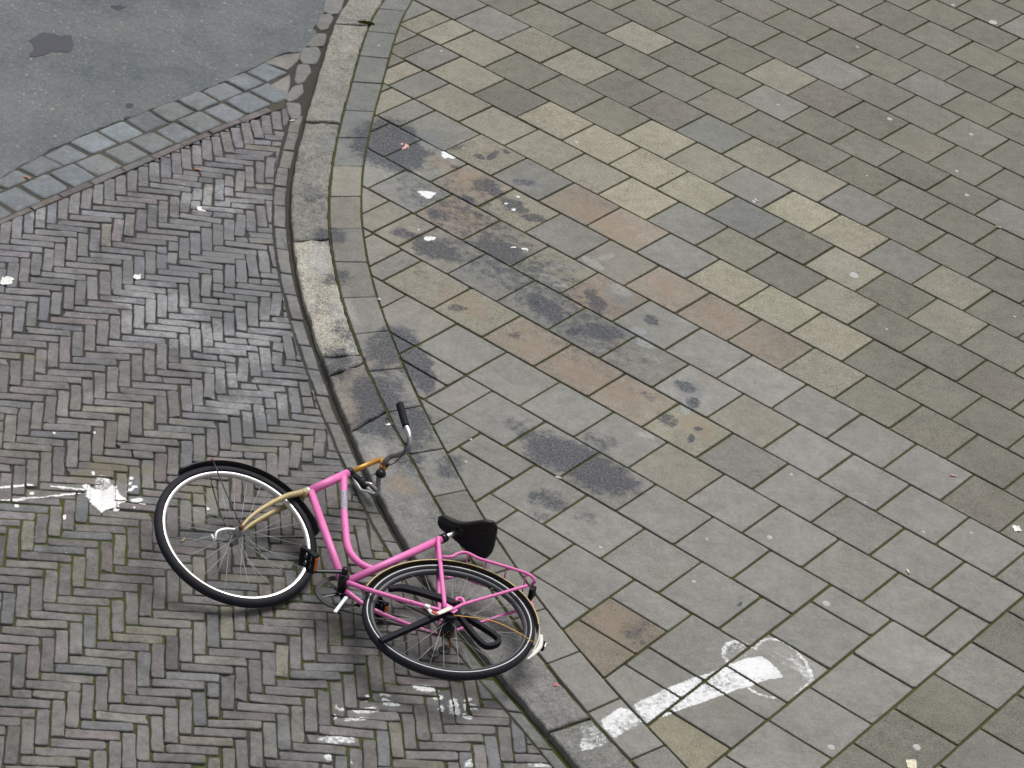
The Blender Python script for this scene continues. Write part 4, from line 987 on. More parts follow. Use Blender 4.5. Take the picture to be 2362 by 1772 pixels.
# ------------------------------------------------------------------ strip of blue-grey cobbles and a soldier line of bricks along the asphalt
cob_bed = sheet('cobble_strip', [(x, y) for x, y in brk if y < 2.45] + [(x, y + .03) for x, y in asp if y < 3.0][::-1], ROAD_Z - .005, M_gutter_bed)
def arc_len(P):
    s = [0.0]
    for a, b in zip(P, P[1:]): s.append(s[-1] + math.hypot(b[0] - a[0], b[1] - a[1]))
    return s
def at_len(P, s, q):
    x = float(np.interp(q, s, [p[0] for p in P])); y = float(np.interp(q, s, [p[1] for p in P]))
    return (x, y)
def strip(A, B, length, gap, off, name, parent, mat, tones, zf, bevel, drop, shrink, stop, grain=.006, corner=.012, crown=0.0, start=0.0):
    sa, sb = arc_len(A), arc_len(B)
    q = off + start
    while q < min(sa[-1], sb[-1] * 1.02):
        L = length * random.uniform(.9, 1.08)
        t0, t1 = (q + gap / 2) / sa[-1], (q + L - gap / 2) / sa[-1]
        q += L
        if t1 > 1: break
        sk = random.uniform(-.006, .006)
        p0, p1 = at_len(A, sa, t0 * sa[-1] + sk), at_len(A, sa, t1 * sa[-1] + sk)
        def foot(p):
            i_ = min(range(len(B)), key=lambda j: (B[j][0] - p[0]) ** 2 + (B[j][1] - p[1]) ** 2)
            i0_, i1_ = max(0, i_ - 1), min(len(B) - 1, i_ + 1)
            best = None
            for a_, b_ in ((B[i0_], B[i_]), (B[i_], B[i1_])):
                L2 = (b_[0] - a_[0]) ** 2 + (b_[1] - a_[1]) ** 2
                if L2 < 1e-12: continue
                t_ = min(1, max(0, ((p[0] - a_[0]) * (b_[0] - a_[0]) + (p[1] - a_[1]) * (b_[1] - a_[1])) / L2))
                c_ = (a_[0] + t_ * (b_[0] - a_[0]), a_[1] + t_ * (b_[1] - a_[1]))
                d_ = math.hypot(c_[0] - p[0], c_[1] - p[1])
                if best is None or d_ < best[0]: best = (d_, c_)
            return best[1]
        pts = [p0, p1, foot(p1), foot(p0)]
        if abs(area(pts)) < .003: continue
        if area(pts) < 0: pts.reverse()
        pts = inset(pts, shrink)
        c = (sum(p[0] for p in pts) / 4, sum(p[1] for p in pts) / 4)
        if not in_poly(c, VIEW_M) or c[0] > stop(c[1]): continue
        out = rough_outline(pts, .09, grain, corner)
        v, f = slab_geo(out, zf(c), .05, bevel, drop, (random.gauss(0, .012), random.gauss(0, .012)), crown)
        mesh_obj(name, v, f, mat, parent, False, jit(random.choice(tones), .08, .006))
CT = [(.165, .185, .203, .6), (.158, .176, .192, .6), (.176, .193, .207, .6), (.15, .166, .180, .6), (.162, .174, .178, .7)]
kstop = lambda y: K0(y) - .205
strip(brk, low, .205, .004, .05, 'edge_brick', cob_bed, M_brick, [(.155, .140, .140, .5), (.165, .145, .140, .5), (.14, .138, .14, .5)], lambda c: ROAD_Z + random.gauss(.001, .0015), .004, .005, .0022, lambda y: K0(y) - .06, .0015, .005)
strip(low, mid, .178, .008, .03, 'cobble', cob_bed, M_cobble, CT, lambda c: ROAD_Z + random.gauss(.003, .002), .010, .010, .004, kstop, .004, .016, .002)
strip(mid, asp, .182, .008, .11, 'cobble', cob_bed, M_cobble, CT, lambda c: ROAD_Z + random.gauss(.003, .002), .010, .010, .004, kstop, .004, .016, .002)

def cat2(q):
    """round a polygon off"""
    out = []
    n = len(q)
    for i in range(n):
        a, b, c = q[i - 1], q[i], q[(i + 1) % n]
        out += [(b[0] + (a[0] - b[0]) * .13, b[1] + (a[1] - b[1]) * .13), (b[0] + (c[0] - b[0]) * .13, b[1] + (c[1] - b[1]) * .13)]
    return out
# ------------------------------------------------------------------ gutter: a row of bricks along the kerb, worn round setts further up
gut_bed = sheet('gutter', [(K0(y) - GUT, y) for y in np.arange(-4.3, 2.5, .1)] + [(K0(y) - .17, y) for y in np.arange(2.5, 6.4, .1)] + [(K0(y) + .03, y) for y in np.arange(-4.3, 6.4, .1)][::-1], ROAD_Z - .0085, M_gutter_bed)
y = -4.2
while y < 2.28:
    L = random.uniform(.18, .215)
    y0, y1 = y + .003, y + L - .003
    y += L
    sh = random.uniform(-.005, .005)
    q = [(K0(t) - GUT + .010 + sh, t) for t in (y0, (y0 + y1) / 2, y1)] + [(K0(t) - GUT + .066 + sh, t) for t in (y1, (y0 + y1) / 2, y0)]
    if area(q) < 0: q.reverse()
    if not in_poly((q[0][0], (y0 + y1) / 2), VIEW_M): continue
    out = rough_outline(tidy(q), .08, .0022, .006)
    v, f = slab_geo(out, ROAD_Z + random.gauss(.0005, .0012), .04, .005, .006, (random.gauss(0, .02), random.gauss(0, .008)))
    mesh_obj('gutter_brick', v, f, M_brick, gut_bed, False, jit(random.choice([(.172, .172, .165, .6), (.165, .164, .158, .6), (.178, .172, .160, .6)]), .06, .006))
LP = [[tuple(p) for p in q] for q in D['LUMPS']]
for y in np.arange(3.92, 5.6, .2):
    LP.append([(K0(y) - .07 + .065 * math.cos(t) - .02 * math.sin(t), y + .095 * math.sin(t)) for t in np.linspace(0, 2 * math.pi, 8)[:-1]])
for q in LP:
    if area(q) < 0: q.reverse()
    mx0, my0 = sum(p[0] for p in q) / len(q), sum(p[1] for p in q) / len(q)
    q = [(mx0 + (p[0] - mx0) * 1.10, my0 + (p[1] - my0) * 1.06) for p in q]
    q = rough_outline(cat2(q), .05, .003, 0)
    v, f = slab_geo(q, ROAD_Z + random.gauss(.002, .002), .05, .007, .008, (random.gauss(0, .03), random.gauss(0, .02)), .002)
    mesh_obj('gutter_sett', v, f, M_cobble, gut_bed, False, jit((.178, .18, .172, .6), .07, .01))
for q in D['FILL'][:2]:
    q = [tuple(p) for p in q]
    if area(q) < 0: q.reverse()
    v, f = slab_geo(rough_outline(q, .07, .003, .008), ROAD_Z + .002, .05, .008, .009, (random.gauss(0, .01), random.gauss(0, .01)))
    mesh_obj('cobble', v, f, M_cobble, cob_bed, False, jit((.185, .185, .17, .7), .05, .01))

# ------------------------------------------------------------------ asphalt carriageway with its ragged edge
edge = [(x, y) for x, y in asp if x < -1.30]
crack = [tuple(p) for p in D['COB_crack']]
edge += crack[1:] + [(K0(y) - .165, y) for y in np.arange(3.85, 6.5, .2)]
fine = []
for a, b in zip(edge, edge[1:]):
    k = max(1, int(math.hypot(b[0] - a[0], b[1] - a[1]) / .035))
    for t in range(k):
        x, y = a[0] + (b[0] - a[0]) * t / k, a[1] + (b[1] - a[1]) * t / k
        fine.append((x + .013 * nz(x, y, 14, 1) + .010 * nz(x, y, 37, 2), y + .013 * nz(x, y, 14, 3) + .010 * nz(x, y, 37, 6) - .012))
SPOT = [tuple(p) for p in D['ASPOT']]
outl = fine + [(-7.5, 6.5), (-7.5, fine[0][1])]
if area(outl) < 0: outl.reverse()
v, f = slab_geo(outl, ROAD_Z + .004, .09, .006, .007, reg=True)
road = tag(mesh_obj('asphalt_road', v, f, M_asphalt), kind='structure')
q = rough_outline(SPOT if area(SPOT) > 0 else SPOT[::-1], .012, .005, 0)
mesh_obj('tar_patch', [(x, y, ROAD_Z + .0062) for x, y in q], [tuple(range(len(q)))], simple('dark_tar', (.052, .053, .070), .75, var=.12, scale=40, bump_d=.002), road)

# ------------------------------------------------------------------ paint, droppings: thin films that lie on the stones and break off at the joints
_perm = rng.random((64, 64))
def vnoise(x, y, s, seed=0):
    x = x * s + 17.3 * (seed + 1); y = y * s + 9.1 * (seed + 2)
    xi = np.floor(x).astype(int); yi = np.floor(y).astype(int); fx = x - xi; fy = y - yi
    fx = fx * fx * (3 - 2 * fx); fy = fy * fy * (3 - 2 * fy)
    g = lambda a, b: _perm[a % 64, b % 64]
    return (g(xi, yi) * (1 - fx) + g(xi + 1, yi) * fx) * (1 - fy) + (g(xi, yi + 1) * (1 - fx) + g(xi + 1, yi + 1) * fx) * fy
def fnoise(x, y, s, seed=0):
    return (vnoise(x, y, s, seed) + .5 * vnoise(x, y, s * 2.1, seed + 3) + .25 * vnoise(x, y, s * 4.3, seed + 5)) / 1.75
def inside(x, y, poly):
    c = np.zeros(x.shape, bool); P = np.asarray(poly); j = len(P) - 1
    for i in range(len(P)):
        xi, yi = P[i]; xj, yj = P[j]
        if yi != yj:
            c ^= ((yi > y) != (yj > y)) & (x < (xj - xi) * (y - yi) / (yj - yi) + xi)
        j = i
    return c
def line_dist(x, y, pts):
    d = np.full(x.shape, 9.0)
    for a, b in zip(pts, pts[1:]):
        ax, ay = a; bx, by = b; L2 = (bx - ax) ** 2 + (by - ay) ** 2 + 1e-12
        t = np.clip(((x - ax) * (bx - ax) + (y - ay) * (by - ay)) / L2, 0, 1)
        d = np.minimum(d, np.hypot(x - ax - t * (bx - ax), y - ay - t * (by - ay)))
    return d
def film(name, shapes, mat, cell=.004, lift=.0013, wob=.006, grain=90.0, parent=None, bridge=None, soft=False):
    """shapes: ('poly', pts, density) or ('line', pts, halfwidth, density)"""
    allp = [p for s in shapes for p in s[1]]
    x0, x1 = min(p[0] for p in allp) - .03, max(p[0] for p in allp) + .03
    y0, y1 = min(p[1] for p in allp) - .03, max(p[1] for p in allp) + .03
    nx, ny = int((x1 - x0) / cell) + 1, int((y1 - y0) / cell) + 1
    X, Y = np.meshgrid(x0 + (np.arange(nx) + .5) * cell, y0 + (np.arange(ny) + .5) * cell, indexing='ij')
    WX = X + (fnoise(X, Y, 45, 1) - .5) * 2 * wob; WY = Y + (fnoise(X, Y, 45, 7) - .5) * 2 * wob
    dens = np.zeros(X.shape)
    for s in shapes:
        if s[0] == 'poly': dens = np.maximum(dens, inside(WX, WY, s[1]) * s[2])
        else:
            d = line_dist(WX, WY, s[1]); dens = np.maximum(dens, (d < s[2]) * s[3])
    g = fnoise(X, Y, grain, 4)
    big = fnoise(X, Y, 14, 9)
    if soft:
        acc = np.zeros(X.shape)
        for ox, oy in ((.004, .001), (-.004, -.002), (.001, .0045), (-.001, -.0045), (0, 0)):
            dd = np.zeros(X.shape)
            for s in shapes:
                if s[0] == 'poly': dd = np.maximum(dd, inside(WX + ox, WY + oy, s[1]) * s[2])
                else: dd = np.maximum(dd, (line_dist(WX + ox, WY + oy, s[1]) < s[2]) * s[3])
            acc += dd / 5
        dens = acc
        cover = np.clip(dens * 1.05 + (dens > 0) * ((g - .5) * .75 + (big - .5) * .55), 0, 1)
        keep = cover > .06
    else: keep = (dens > 0) & (.75 * (g - .5) * 2.2 + .35 * (big - .5) * 2.2 + .5 + (rng.random(X.shape) - .5) * .25 < dens)
    pid = np.full(X.shape, -1)
    for k, (poly, cx, cy, z, tx, ty) in enumerate(PIECES):
        if poly[:, 0].max() < x0 or poly[:, 0].min() > x1 or poly[:, 1].max() < y0 or poly[:, 1].min() > y1: continue
        i0 = max(0, int((poly[:, 0].min() - x0) / cell) - 1); i1 = min(nx, int((poly[:, 0].max() - x0) / cell) + 2)
        j0 = max(0, int((poly[:, 1].min() - y0) / cell) - 1); j1 = min(ny, int((poly[:, 1].max() - y0) / cell) + 2)
        if i0 >= i1 or j0 >= j1: continue
        m = inside(X[i0:i1, j0:j1], Y[i0:i1, j0:j1], poly)
        pid[i0:i1, j0:j1][m] = k
    if bridge is None: keep &= pid >= 0
    verts, faces, idx, cov = [], [], {}, []
    for i, j in zip(*np.nonzero(keep)):
        k = pid[i, j]; poly, cx, cy, z, tx, ty = PIECES[k] if k >= 0 else (None, 0, 0, bridge, 0, 0)
        f = []
        for di, dj in ((0, 0), (1, 0), (1, 1), (0, 1)):
            key = (i + di, j + dj, k)
            if key not in idx:
                px, py = x0 + (i + di) * cell, y0 + (j + dj) * cell
                h = math.sin(px * 911.3 + py * 577.7) * 43758.5; h2 = math.sin(px * 317.1 + py * 733.9) * 24634.6
                px += ((h - math.floor(h)) - .5) * cell * .7; py += ((h2 - math.floor(h2)) - .5) * cell * .7
                idx[key] = len(verts); verts.append((px, py, z + tx * (px - cx) + ty * (py - cy) + lift))
                cov.append((1.0, 1.0, 1.0, float(cover[i, j]) if soft else 1.0))
            f.append(idx[key])
        faces.append(tuple(f))
    if not verts: return None
    return mesh_obj(name, verts, faces, mat, parent, False, cov)
def paint_material(name, col, var, thin=False):
    m, nt, b = new_mat(name)
    pos = position(nt)
    n = noise_tex(nt, pos, 60.0, 5, .7).outputs['Fac']; n2 = noise_tex(nt, pos, 9.0, 4, .6).outputs['Fac']
    c = mix(nt, ramp01(nt, n, .35, .75), col, tuple(v * (1 - var) for v in col))
    c = mix(nt, ramp01(nt, n2, .45, .75, 0, .35), c, (.42, .43, .42))
    nt.links.new(c, b.inputs['Base Color']); b.inputs['Roughness'].default_value = .8
    if thin:                                                     # rubbed off: the film does not cover everywhere
        at = N(nt, 'ShaderNodeAttribute', attribute_name='tone')
        gr = noise_tex(nt, pos, 170.0, 3, .7).outputs['Fac']
        al = mth(nt, 'ADD', at.outputs['Alpha'], mth(nt, 'MULTIPLY', mth(nt, 'SUBTRACT', gr, .5), .9))
        nt.links.new(ramp01(nt, al, .12, .85), b.inputs['Alpha'])
    return m
M_chalk = paint_material('worn_white_paint', (.80, .82, .82), .2, True)
M_fresh = paint_material('fresh_white_paint', (.86, .86, .85), .12, True)
leg = D['P_leg']
o = film('painted_figure', [('poly', leg['arm'], .68), ('poly', leg['hand'], .95), ('poly', leg['foot'], .62), ('poly', leg['thumb'], .26), ('poly', leg['edge'], .34), ('poly', leg['speck'], .40), ('poly', leg['haze'], .13)]
         + [('line', l, .009, .60) for l in leg['outline']], M_chalk, soft=True, wob=.004)
tag(o, 'worn white painted arm shape with rounded outline on the slabs behind the bicycle', 'painted mark')
sp = D['P_splat']
o = film('paint_splash', [('poly', sp['main'], 1.1), ('poly', sp['wash'], .42)] + [('poly', b_, 1.0) for b_ in sp['blobs']], M_fresh, cell=.003, lift=.0026, bridge=ROAD_Z - .0035, soft=True)
tag(o, 'thick bright white paint splash on the bricks left of the front wheel', 'paint splash')
for k, l in enumerate(sp['lines']):
    o = film('paint_trail', [('line', l, .0075 if k in (0, 3) else .006, .8)], M_fresh, cell=.003, lift=.002, soft=True)
    if o: tag(o, ['upper thin white paint trail at the left edge of the picture', 'thin white paint trail reaching the splash from the left', 'lower thin white paint trail slanting up to the splash', 'lowest white paint trail at the left edge of the picture'][k], 'paint trail', 'white paint trails beside the splash')
_l = []
for k, b_ in enumerate(sp['drops']):
    o = film('paint_drop', [('poly', b_, 1.1)], M_fresh, cell=.003, lift=.002, wob=.003)
    if o: _l.append((o, *b_[0]))
label_by_place(_l, 'small white paint drop on bricks', 'paint drop', 'white paint drops on the bricks')
worn = D['P_brickpaint']
WL = ['long white paint flake on a brick just below the rear tyre', 'small white paint flake under the right half of the rear tyre', 'triangular white paint flake on bricks below the rear tyre', 'blocky white paint remains on an upright brick below the rear tyre',
      'bright square paint remains right of the upright painted brick', 'lowest of the square paint remains below the rear tyre', 'thin white paint streak topmost in the group below the rear tyre']
_l = []
for k, p in enumerate(worn):
    o = film('worn_paint_patch', [('poly', p, .74 if k < 7 else .55)], M_chalk, soft=True)
    if o and (k < 7 or k == 16): tag(o, WL[k] if k < 7 else 'large white paint remains by the gutter at the bottom edge', 'paint patch', 'worn white paint on the bricks')
    elif o: _l.append((o, *p[0]))
_l.sort(key=lambda t: photo_xy(t[1], t[2])[0])
NTH = ['first', 'second', 'third', 'fourth', 'fifth', 'sixth', 'seventh', 'eighth', 'ninth', 'tenth', 'eleventh', 'twelfth']
for k, (o, x, y) in enumerate(_l):
    tag(o, f'faded white paint patch on the nearest bricks, {NTH[k]} counted from the left', 'paint patch', 'worn white paint on the bricks')
dl = ['largest white bird dropping beside the round black stain', 'three-pointed white bird dropping on the stained slabs', 'smeared white bird dropping on a dark stained slab']
_l = []
for k, p in enumerate(D['P_drops']):
    o = film('bird_dropping', [('poly', p, .92)], M_chalk, cell=.003, lift=.0016, wob=.004, soft=True)
    if o and k < 3: tag(o, dl[k], 'bird dropping', 'bird droppings on the stained slabs')
    elif o: _l.append((o, *p[0]))
_l.sort(key=lambda t: photo_xy(t[1], t[2])[0])
for k, (o, x, y) in enumerate(_l):
    tag(o, f'tiny white bird dropping on the dark stains, {NTH[k]} counted from the left', 'bird dropping', 'bird droppings on the stained slabs')

# ------------------------------------------------------------------ bicycle
bk = D['BIKE']; BP = D['BP']
Mb = Matrix((( *[bk['X'][0], bk['Y'][0], bk['Z'][0]], bk['o'][0]), (*[bk['X'][1], bk['Y'][1], bk['Z'][1]], bk['o'][1]), (*[bk['X'][2], bk['Y'][2], bk['Z'][2]], bk['o'][2]), (0, 0, 0, 1)))
M_pink = simple('pink_frame_paint', (.85, .205, .52), .42, var=.12, scale=18, coat=.08, wear=(.34, .10, .19), wear_amt=-.02)
M_pink2 = simple('pink_carrier_paint', (.84, .20, .51), .5, var=.12, scale=30, wear=(.20, .04, .10), wear_amt=-.01)
M_rubber = simple('black_tyre_rubber', (.017, .018, .024), .7, var=.35, scale=40, spec=.25, wear=(.045, .046, .052), wear_amt=-.04)
M_black = simple('black_enamel', (.010, .011, .015), .3, var=.3, scale=25, coat=.1, spec=.35)
M_plastic = simple('black_plastic', (.010, .011, .016), .65, var=.3, scale=30, spec=.18)
M_saddle = simple('black_saddle_vinyl', (.008, .008, .011), .42, var=.3, scale=25, bump_d=.001, spec=.3)
M_chrome = simple('dull_chrome', (.72, .72, .72), .32, 1.0, var=.12, scale=40)
M_alu = simple('bright_rim_aluminium', (.78, .78, .77), .35, .75, var=.10, scale=30)
M_steel = simple('grey_steel', (.30, .30, .30), .45, .7, var=.2, scale=30, wear=(.16, .09, .05), wear_amt=-.06)
M_steel2 = simple('scratched_bright_steel', (.50, .55, .54), .35, .6, var=.3, scale=60)
M_spoke = simple('galvanised_spoke', (.36, .38, .37), .45, .4, var=.1, scale=20)
M_gold = simple('yellow_brass_stem', (.62, .33, .07), .35, .35, var=.15, scale=40, wear=(.25, .10, .02), wear_amt=-.03)
M_gdark = simple('dark_brown_mudguard', (.055, .045, .03), .5, .1, var=.3, scale=25)
M_khaki = simple('khaki_fork_paint', (.50, .40, .20), .45, .1, var=.15, scale=25, wear=(.22, .15, .07), wear_amt=-.01)
M_rust = simple('rusty_steel', (.19, .085, .04), .8, .3, var=.4, scale=60)
M_orange = simple('orange_reflector', (.70, .20, .02), .25, var=.15, scale=60)
M_white = simple('white_enamel', (.74, .72, .66), .4, var=.08, scale=40, wear=(.35, .3, .22), wear_amt=-.03)
M_red = simple('red_sticker', (.62, .06, .05), .5, var=.15, scale=60)
M_chain = simple('oily_chain', (.055, .052, .048), .5, .5, var=.4, scale=90)
M_stripe = simple('reflective_stripe', (.72, .74, .76), .5, var=.08, scale=30)
M_greyrim = simple('dark_grey_rim', (.07, .072, .08), .45, .2, var=.15, scale=30)

bike = empty('bicycle', None, None)
# the Empty stands at the base of the bicycle, where the machine rests on the road
base = Mb.copy()
bike.matrix_world = base
tag(bike, 'pink ladies bicycle lying on its side across the kerb', 'bicycle')

def cat(pts, per=6):
    """Catmull-Rom through the points"""
    P = [Vector(p) for p in pts]
    if len(P) < 3: return P
    out = []
    for i in range(len(P) - 1):
        a = P[i - 1] if i else P[0] * 2 - P[1]
        b, c = P[i], P[i + 1]
        d = P[i + 2] if i + 2 < len(P) else P[-1] * 2 - P[-2]
        for k in range(per):
            t = k / per
            out.append(.5 * ((2 * b) + (c - a) * t + (2 * a - 5 * b + 4 * c - d) * t * t + (3 * b - a - 3 * c + d) * t ** 3))
    out.append(P[-1])
    return out
def tube_geo(path, r, seg=12, flat=1.0, cap=True):
    P = [Vector(p) for p in path]
    n = len(P)
    rr = r if isinstance(r, (list, tuple)) else [r] * n
    if len(rr) != n: rr = list(np.interp(np.linspace(0, 1, n), np.linspace(0, 1, len(rr)), rr))
    v, f = [], []
    up = None
    for i in range(n):
        t = (P[min(i + 1, n - 1)] - P[max(i - 1, 0)]).normalized()
        if up is None:
            up = Vector((0, 1, 0)) if abs(t.y) < .9 else Vector((1, 0, 0))
        up = (up - t * up.dot(t)).normalized()
        s = t.cross(up)
        for k in range(seg):
            a = 2 * math.pi * k / seg
            v.append(tuple(P[i] + (s * math.cos(a) + up * (math.sin(a) * flat)) * rr[i]))
    for i in range(n - 1):
        for k in range(seg):
            l = (k + 1) % seg
            f.append((i * seg + k, i * seg + l, (i + 1) * seg + l, (i + 1) * seg + k))
    if cap:
        f.append(tuple(range(seg))[::-1]); f.append(tuple((n - 1) * seg + k for k in range(seg)))
    return v, f
def tube(name, pts, r, mat, parent, seg=12, per=6, flat=1.0, smooth_path=True):
    v, f = tube_geo(cat(pts, per) if smooth_path else pts, r, seg, flat)
    return mesh_obj(name, v, f, mat, parent, True)
def lathe_geo(profile, a0=0.0, a1=2 * math.pi, n=96, closed_profile=True):
    """profile of (radius, y) turned about the y axis; angle 0 = +x, 90 deg = +z"""
    full = abs(a1 - a0 - 2 * math.pi) < 1e-6
    m = len(profile); v, f = [], []
    cnt = n if full else n + 1
    for i in range(cnt):
        a = a0 + (a1 - a0) * i / n
        for (r, y) in profile: v.append((r * math.cos(a), y, r * math.sin(a)))
    for i in range(n):
        j = (i + 1) % cnt
        for k in range(m if closed_profile else m - 1):
            l = (k + 1) % m
            f.append((i * m + k, i * m + l, j * m + l, j * m + k))
    if not full and closed_profile:
        f.append(tuple(range(m))); f.append(tuple((cnt - 1) * m + k for k in range(m))[::-1])
    return v, f
def lathe(name, profile, mat, parent, **k):
    v, f = lathe_geo(profile, **k)
    return mesh_obj(name, v, f, mat, parent, True)
def box_geo(c, ax, ay, az, hx, hy, hz):
    c = Vector(c); ax, ay, az = (Vector(t).normalized() for t in (ax, ay, az))
    v = [tuple(c + ax * hx * a + ay * hy * b + az * hz * d) for a in (-1, 1) for b in (-1, 1) for d in (-1, 1)]
    return v, [(0, 1, 3, 2), (4, 6, 7, 5), (0, 4, 5, 1), (2, 3, 7, 6), (0, 2, 6, 4), (1, 5, 7, 3)]
def join(*gs):
    V, F = [], []
    for v, f in gs:
        o = len(V); V += list(v); F += [tuple(i + o for i in q) for q in f]
    return V, F
def bevelled(o, w=.002, seg=2):
    m = o.modifiers.new('bevel', 'BEVEL'); m.width = w; m.segments = seg
    return o

R_T = .342
# ---- wheels
def spoke_mesh(side, lean, rr):
    h = math.radians(52) * lean
    a = Vector((.021 * math.cos(h), side * .028, .021 * math.sin(h))); b = Vector((rr, side * .004, 0))
    v, f = tube_geo([a, a.lerp(b, .5), b], .00115, 5)
    me = bpy.data.meshes.new('spoke'); me.from_pydata(v, [], f); me.materials.append(M_spoke)
    me.polygons.foreach_set('use_smooth', [True] * len(f)); return me
SPK = {(s, l): spoke_mesh(s, l, .296) for s in (-1, 1) for l in (-1, 1)}
def wheel(name, label, mat4, rim_mat, front):
    w = empty(name, bike, mat4); w['label'] = label
    ts = .0200
    prof = []
    for k in range(14):
        a = math.radians(-128 + 256 * k / 13)
        prof.append((R_T - ts + ts * math.cos(a), ts * math.sin(a)))
    t = lathe('tyre', prof, M_rubber, w, n=120)
    rim = lathe('rim', [(.314, -.0130), (.316, -.0105), (.308, -.008), (.308, .008), (.316, .0105), (.314, .0130), (.301, .0130), (.296, .008), (.294, 0), (.296, -.008), (.301, -.0130)], rim_mat, w, n=120)
    if not front:
        lathe('reflective_stripe', [(.3215, ts * 1.0), (.3255, ts * 1.015), (.3260, ts * .96), (.3215, ts * .93)], M_stripe, w, n=120)
    lathe('hub', [(.0001, .052), (.006, .052), (.006, .036), (.024, .033), (.024, .026), (.013, .022), (.013, -.022), (.024, -.026), (.024, -.033), (.006, -.036), (.006, -.052), (.0001, -.052)] if front else
          [(.0001, .06), (.007, .06), (.007, .040), (.030, .036), (.030, .028), (.024, .022), (.024, -.022), (.032, -.028), (.032, -.036), (.007, -.040), (.007, -.062), (.0001, -.062)], M_steel if front else M_black, w, n=24, closed_profile=False)
    for i in range(32):
        s = 1 if i % 2 else -1; l = 1 if (i // 2) % 2 else -1
        o = bpy.data.objects.new('spoke', SPK[(s, l)]); C.objects.link(o); o.parent = w
        o.rotation_euler = (0, -2 * math.pi * i / 32 + .03, 0)
    return w
fh = Vector(BP['fhub']); fn = Vector(BP['fn']).normalized()
fx = Vector((1, 0, 0)); fx = (fx - fn * fx.dot(fn)).normalized(); fz = fx.cross(fn)
MF = Matrix(((fx.x, fn.x, fz.x, fh.x), (fx.y, fn.y, fz.y, fh.y), (fx.z, fn.z, fz.z, fh.z), (0, 0, 0, 1)))
wheel('rear_wheel', 'rear wheel with black tyre, pale stripe and dark rim', Matrix.Identity(4), M_greyrim, False)
wheel('front_wheel', 'front wheel with bright metal rim', MF, M_alu, True)

# ---- frame
frame = empty('frame', bike)
frame['label'] = 'pink step-through frame'
def fl(a): return [Vector(p) for p in BP[a]]
tube('head_tube', fl('head'), .0185, M_pink, frame)
tube('down_tube', fl('down'), .0160, M_pink, frame)
tube('top_tube', fl('top'), .0145, M_pink, frame, per=8)
tube('seat_tube', fl('seat'), .0160, M_pink, frame)
bb = Vector(BP['bb'][0])
tube('bottom_bracket_shell', [bb + Vector((0, -.036, 0)), bb + Vector((0, .036, 0))], .021, M_black, frame, seg=16)
mir = lambda p: Vector((p[0], -p[1], p[2]))
for nm, key, r in (('seat_stay', 'sstayL', .0088), ('chain_stay', 'cstayL', [.0105, .0095, .0085])):
    tube(nm, fl(key), r, M_pink, frame)
    tube(nm, [mir(p) for p in BP[key]], r, M_pink, frame)
for s in (1, -1):
    v, f = box_geo((.004, .060 * s, .002), (1, 0, .15), (0, 1, 0), (-.15, 0, 1), .028, .003, .016)
    bevelled(mesh_obj('dropout', v, f, M_pink, frame), .004)
tube('seat_clamp', [fl('post')[0] - (fl('post')[1] - fl('post')[0]).normalized() * .012, fl('post')[0] + (fl('post')[1] - fl('post')[0]).normalized() * .014], .0195, M_black, frame, seg=14)
hb, ht = fl('head'); hd = (ht - hb).normalized()
tube('headset_cup', [hb - hd * .016, hb + hd * .002], .0215, M_chrome, frame, seg=16)
tube('headset_cup', [ht - hd * .002, ht + hd * .016], .0205, M_black, frame, seg=16)
# maker's sticker on the top tube
tp = cat(BP['top'], 8)
stk = mesh_obj('sticker', *tube_geo([tp[4], tp[6], tp[8], tp[9]], .0149, 12, cap=False), simple('torn_sticker', (.55, .50, .56), .5, var=.5, scale=120, wear=(.06, .05, .12), wear_amt=.12), frame, True)

# ---- fork and front end
fork = empty('fork', bike, MF); fork['label'] = 'khaki painted front fork'
bl = [Vector(p) for p in BP['f_bladeL']]; br = [Vector(p) for p in BP['f_bladeR']]
hw = Vector(MF.inverted() @ (hb - hd * .016))
crown = hw
def blade(s, pts):
    q = [crown + Vector((0, .012 * s, 0)), Vector((crown.x * .8, .036 * s, crown.z - .055)), Vector((-.046, .046 * s, .285)), Vector((-.022, .049 * s, .205)), Vector((-.004, .050 * s, .125)), Vector((.002, .052 * s, .055)), Vector((0, .054 * s, .0))]
    tube('fork_blade', q, [.013, .0125, .012, .0105, .009, .0075, .006], M_khaki, fork)
blade(1, bl); blade(-1, br)
tube('fork_crown', [crown + Vector((0, -.034, -.022)), crown + Vector((0, .034, -.022))], .0145, M_khaki, fork)
for s in (1, -1):
    tube('axle_nut', [Vector((0, .05 * s, 0)), Vector((0, .066 * s, 0))], .010, M_rust, fork, seg=6, smooth_path=False)
# bent remains of a lamp bracket on the front hub
tube('lamp_bracket', [Vector((.01, .045, -.01)), Vector((.045, .05, -.05)), Vector((.06, .045, -.085)), Vector((.045, .035, -.115)), Vector((.075, .03, -.10))], .006, M_chrome, fork, seg=8, flat=.4)

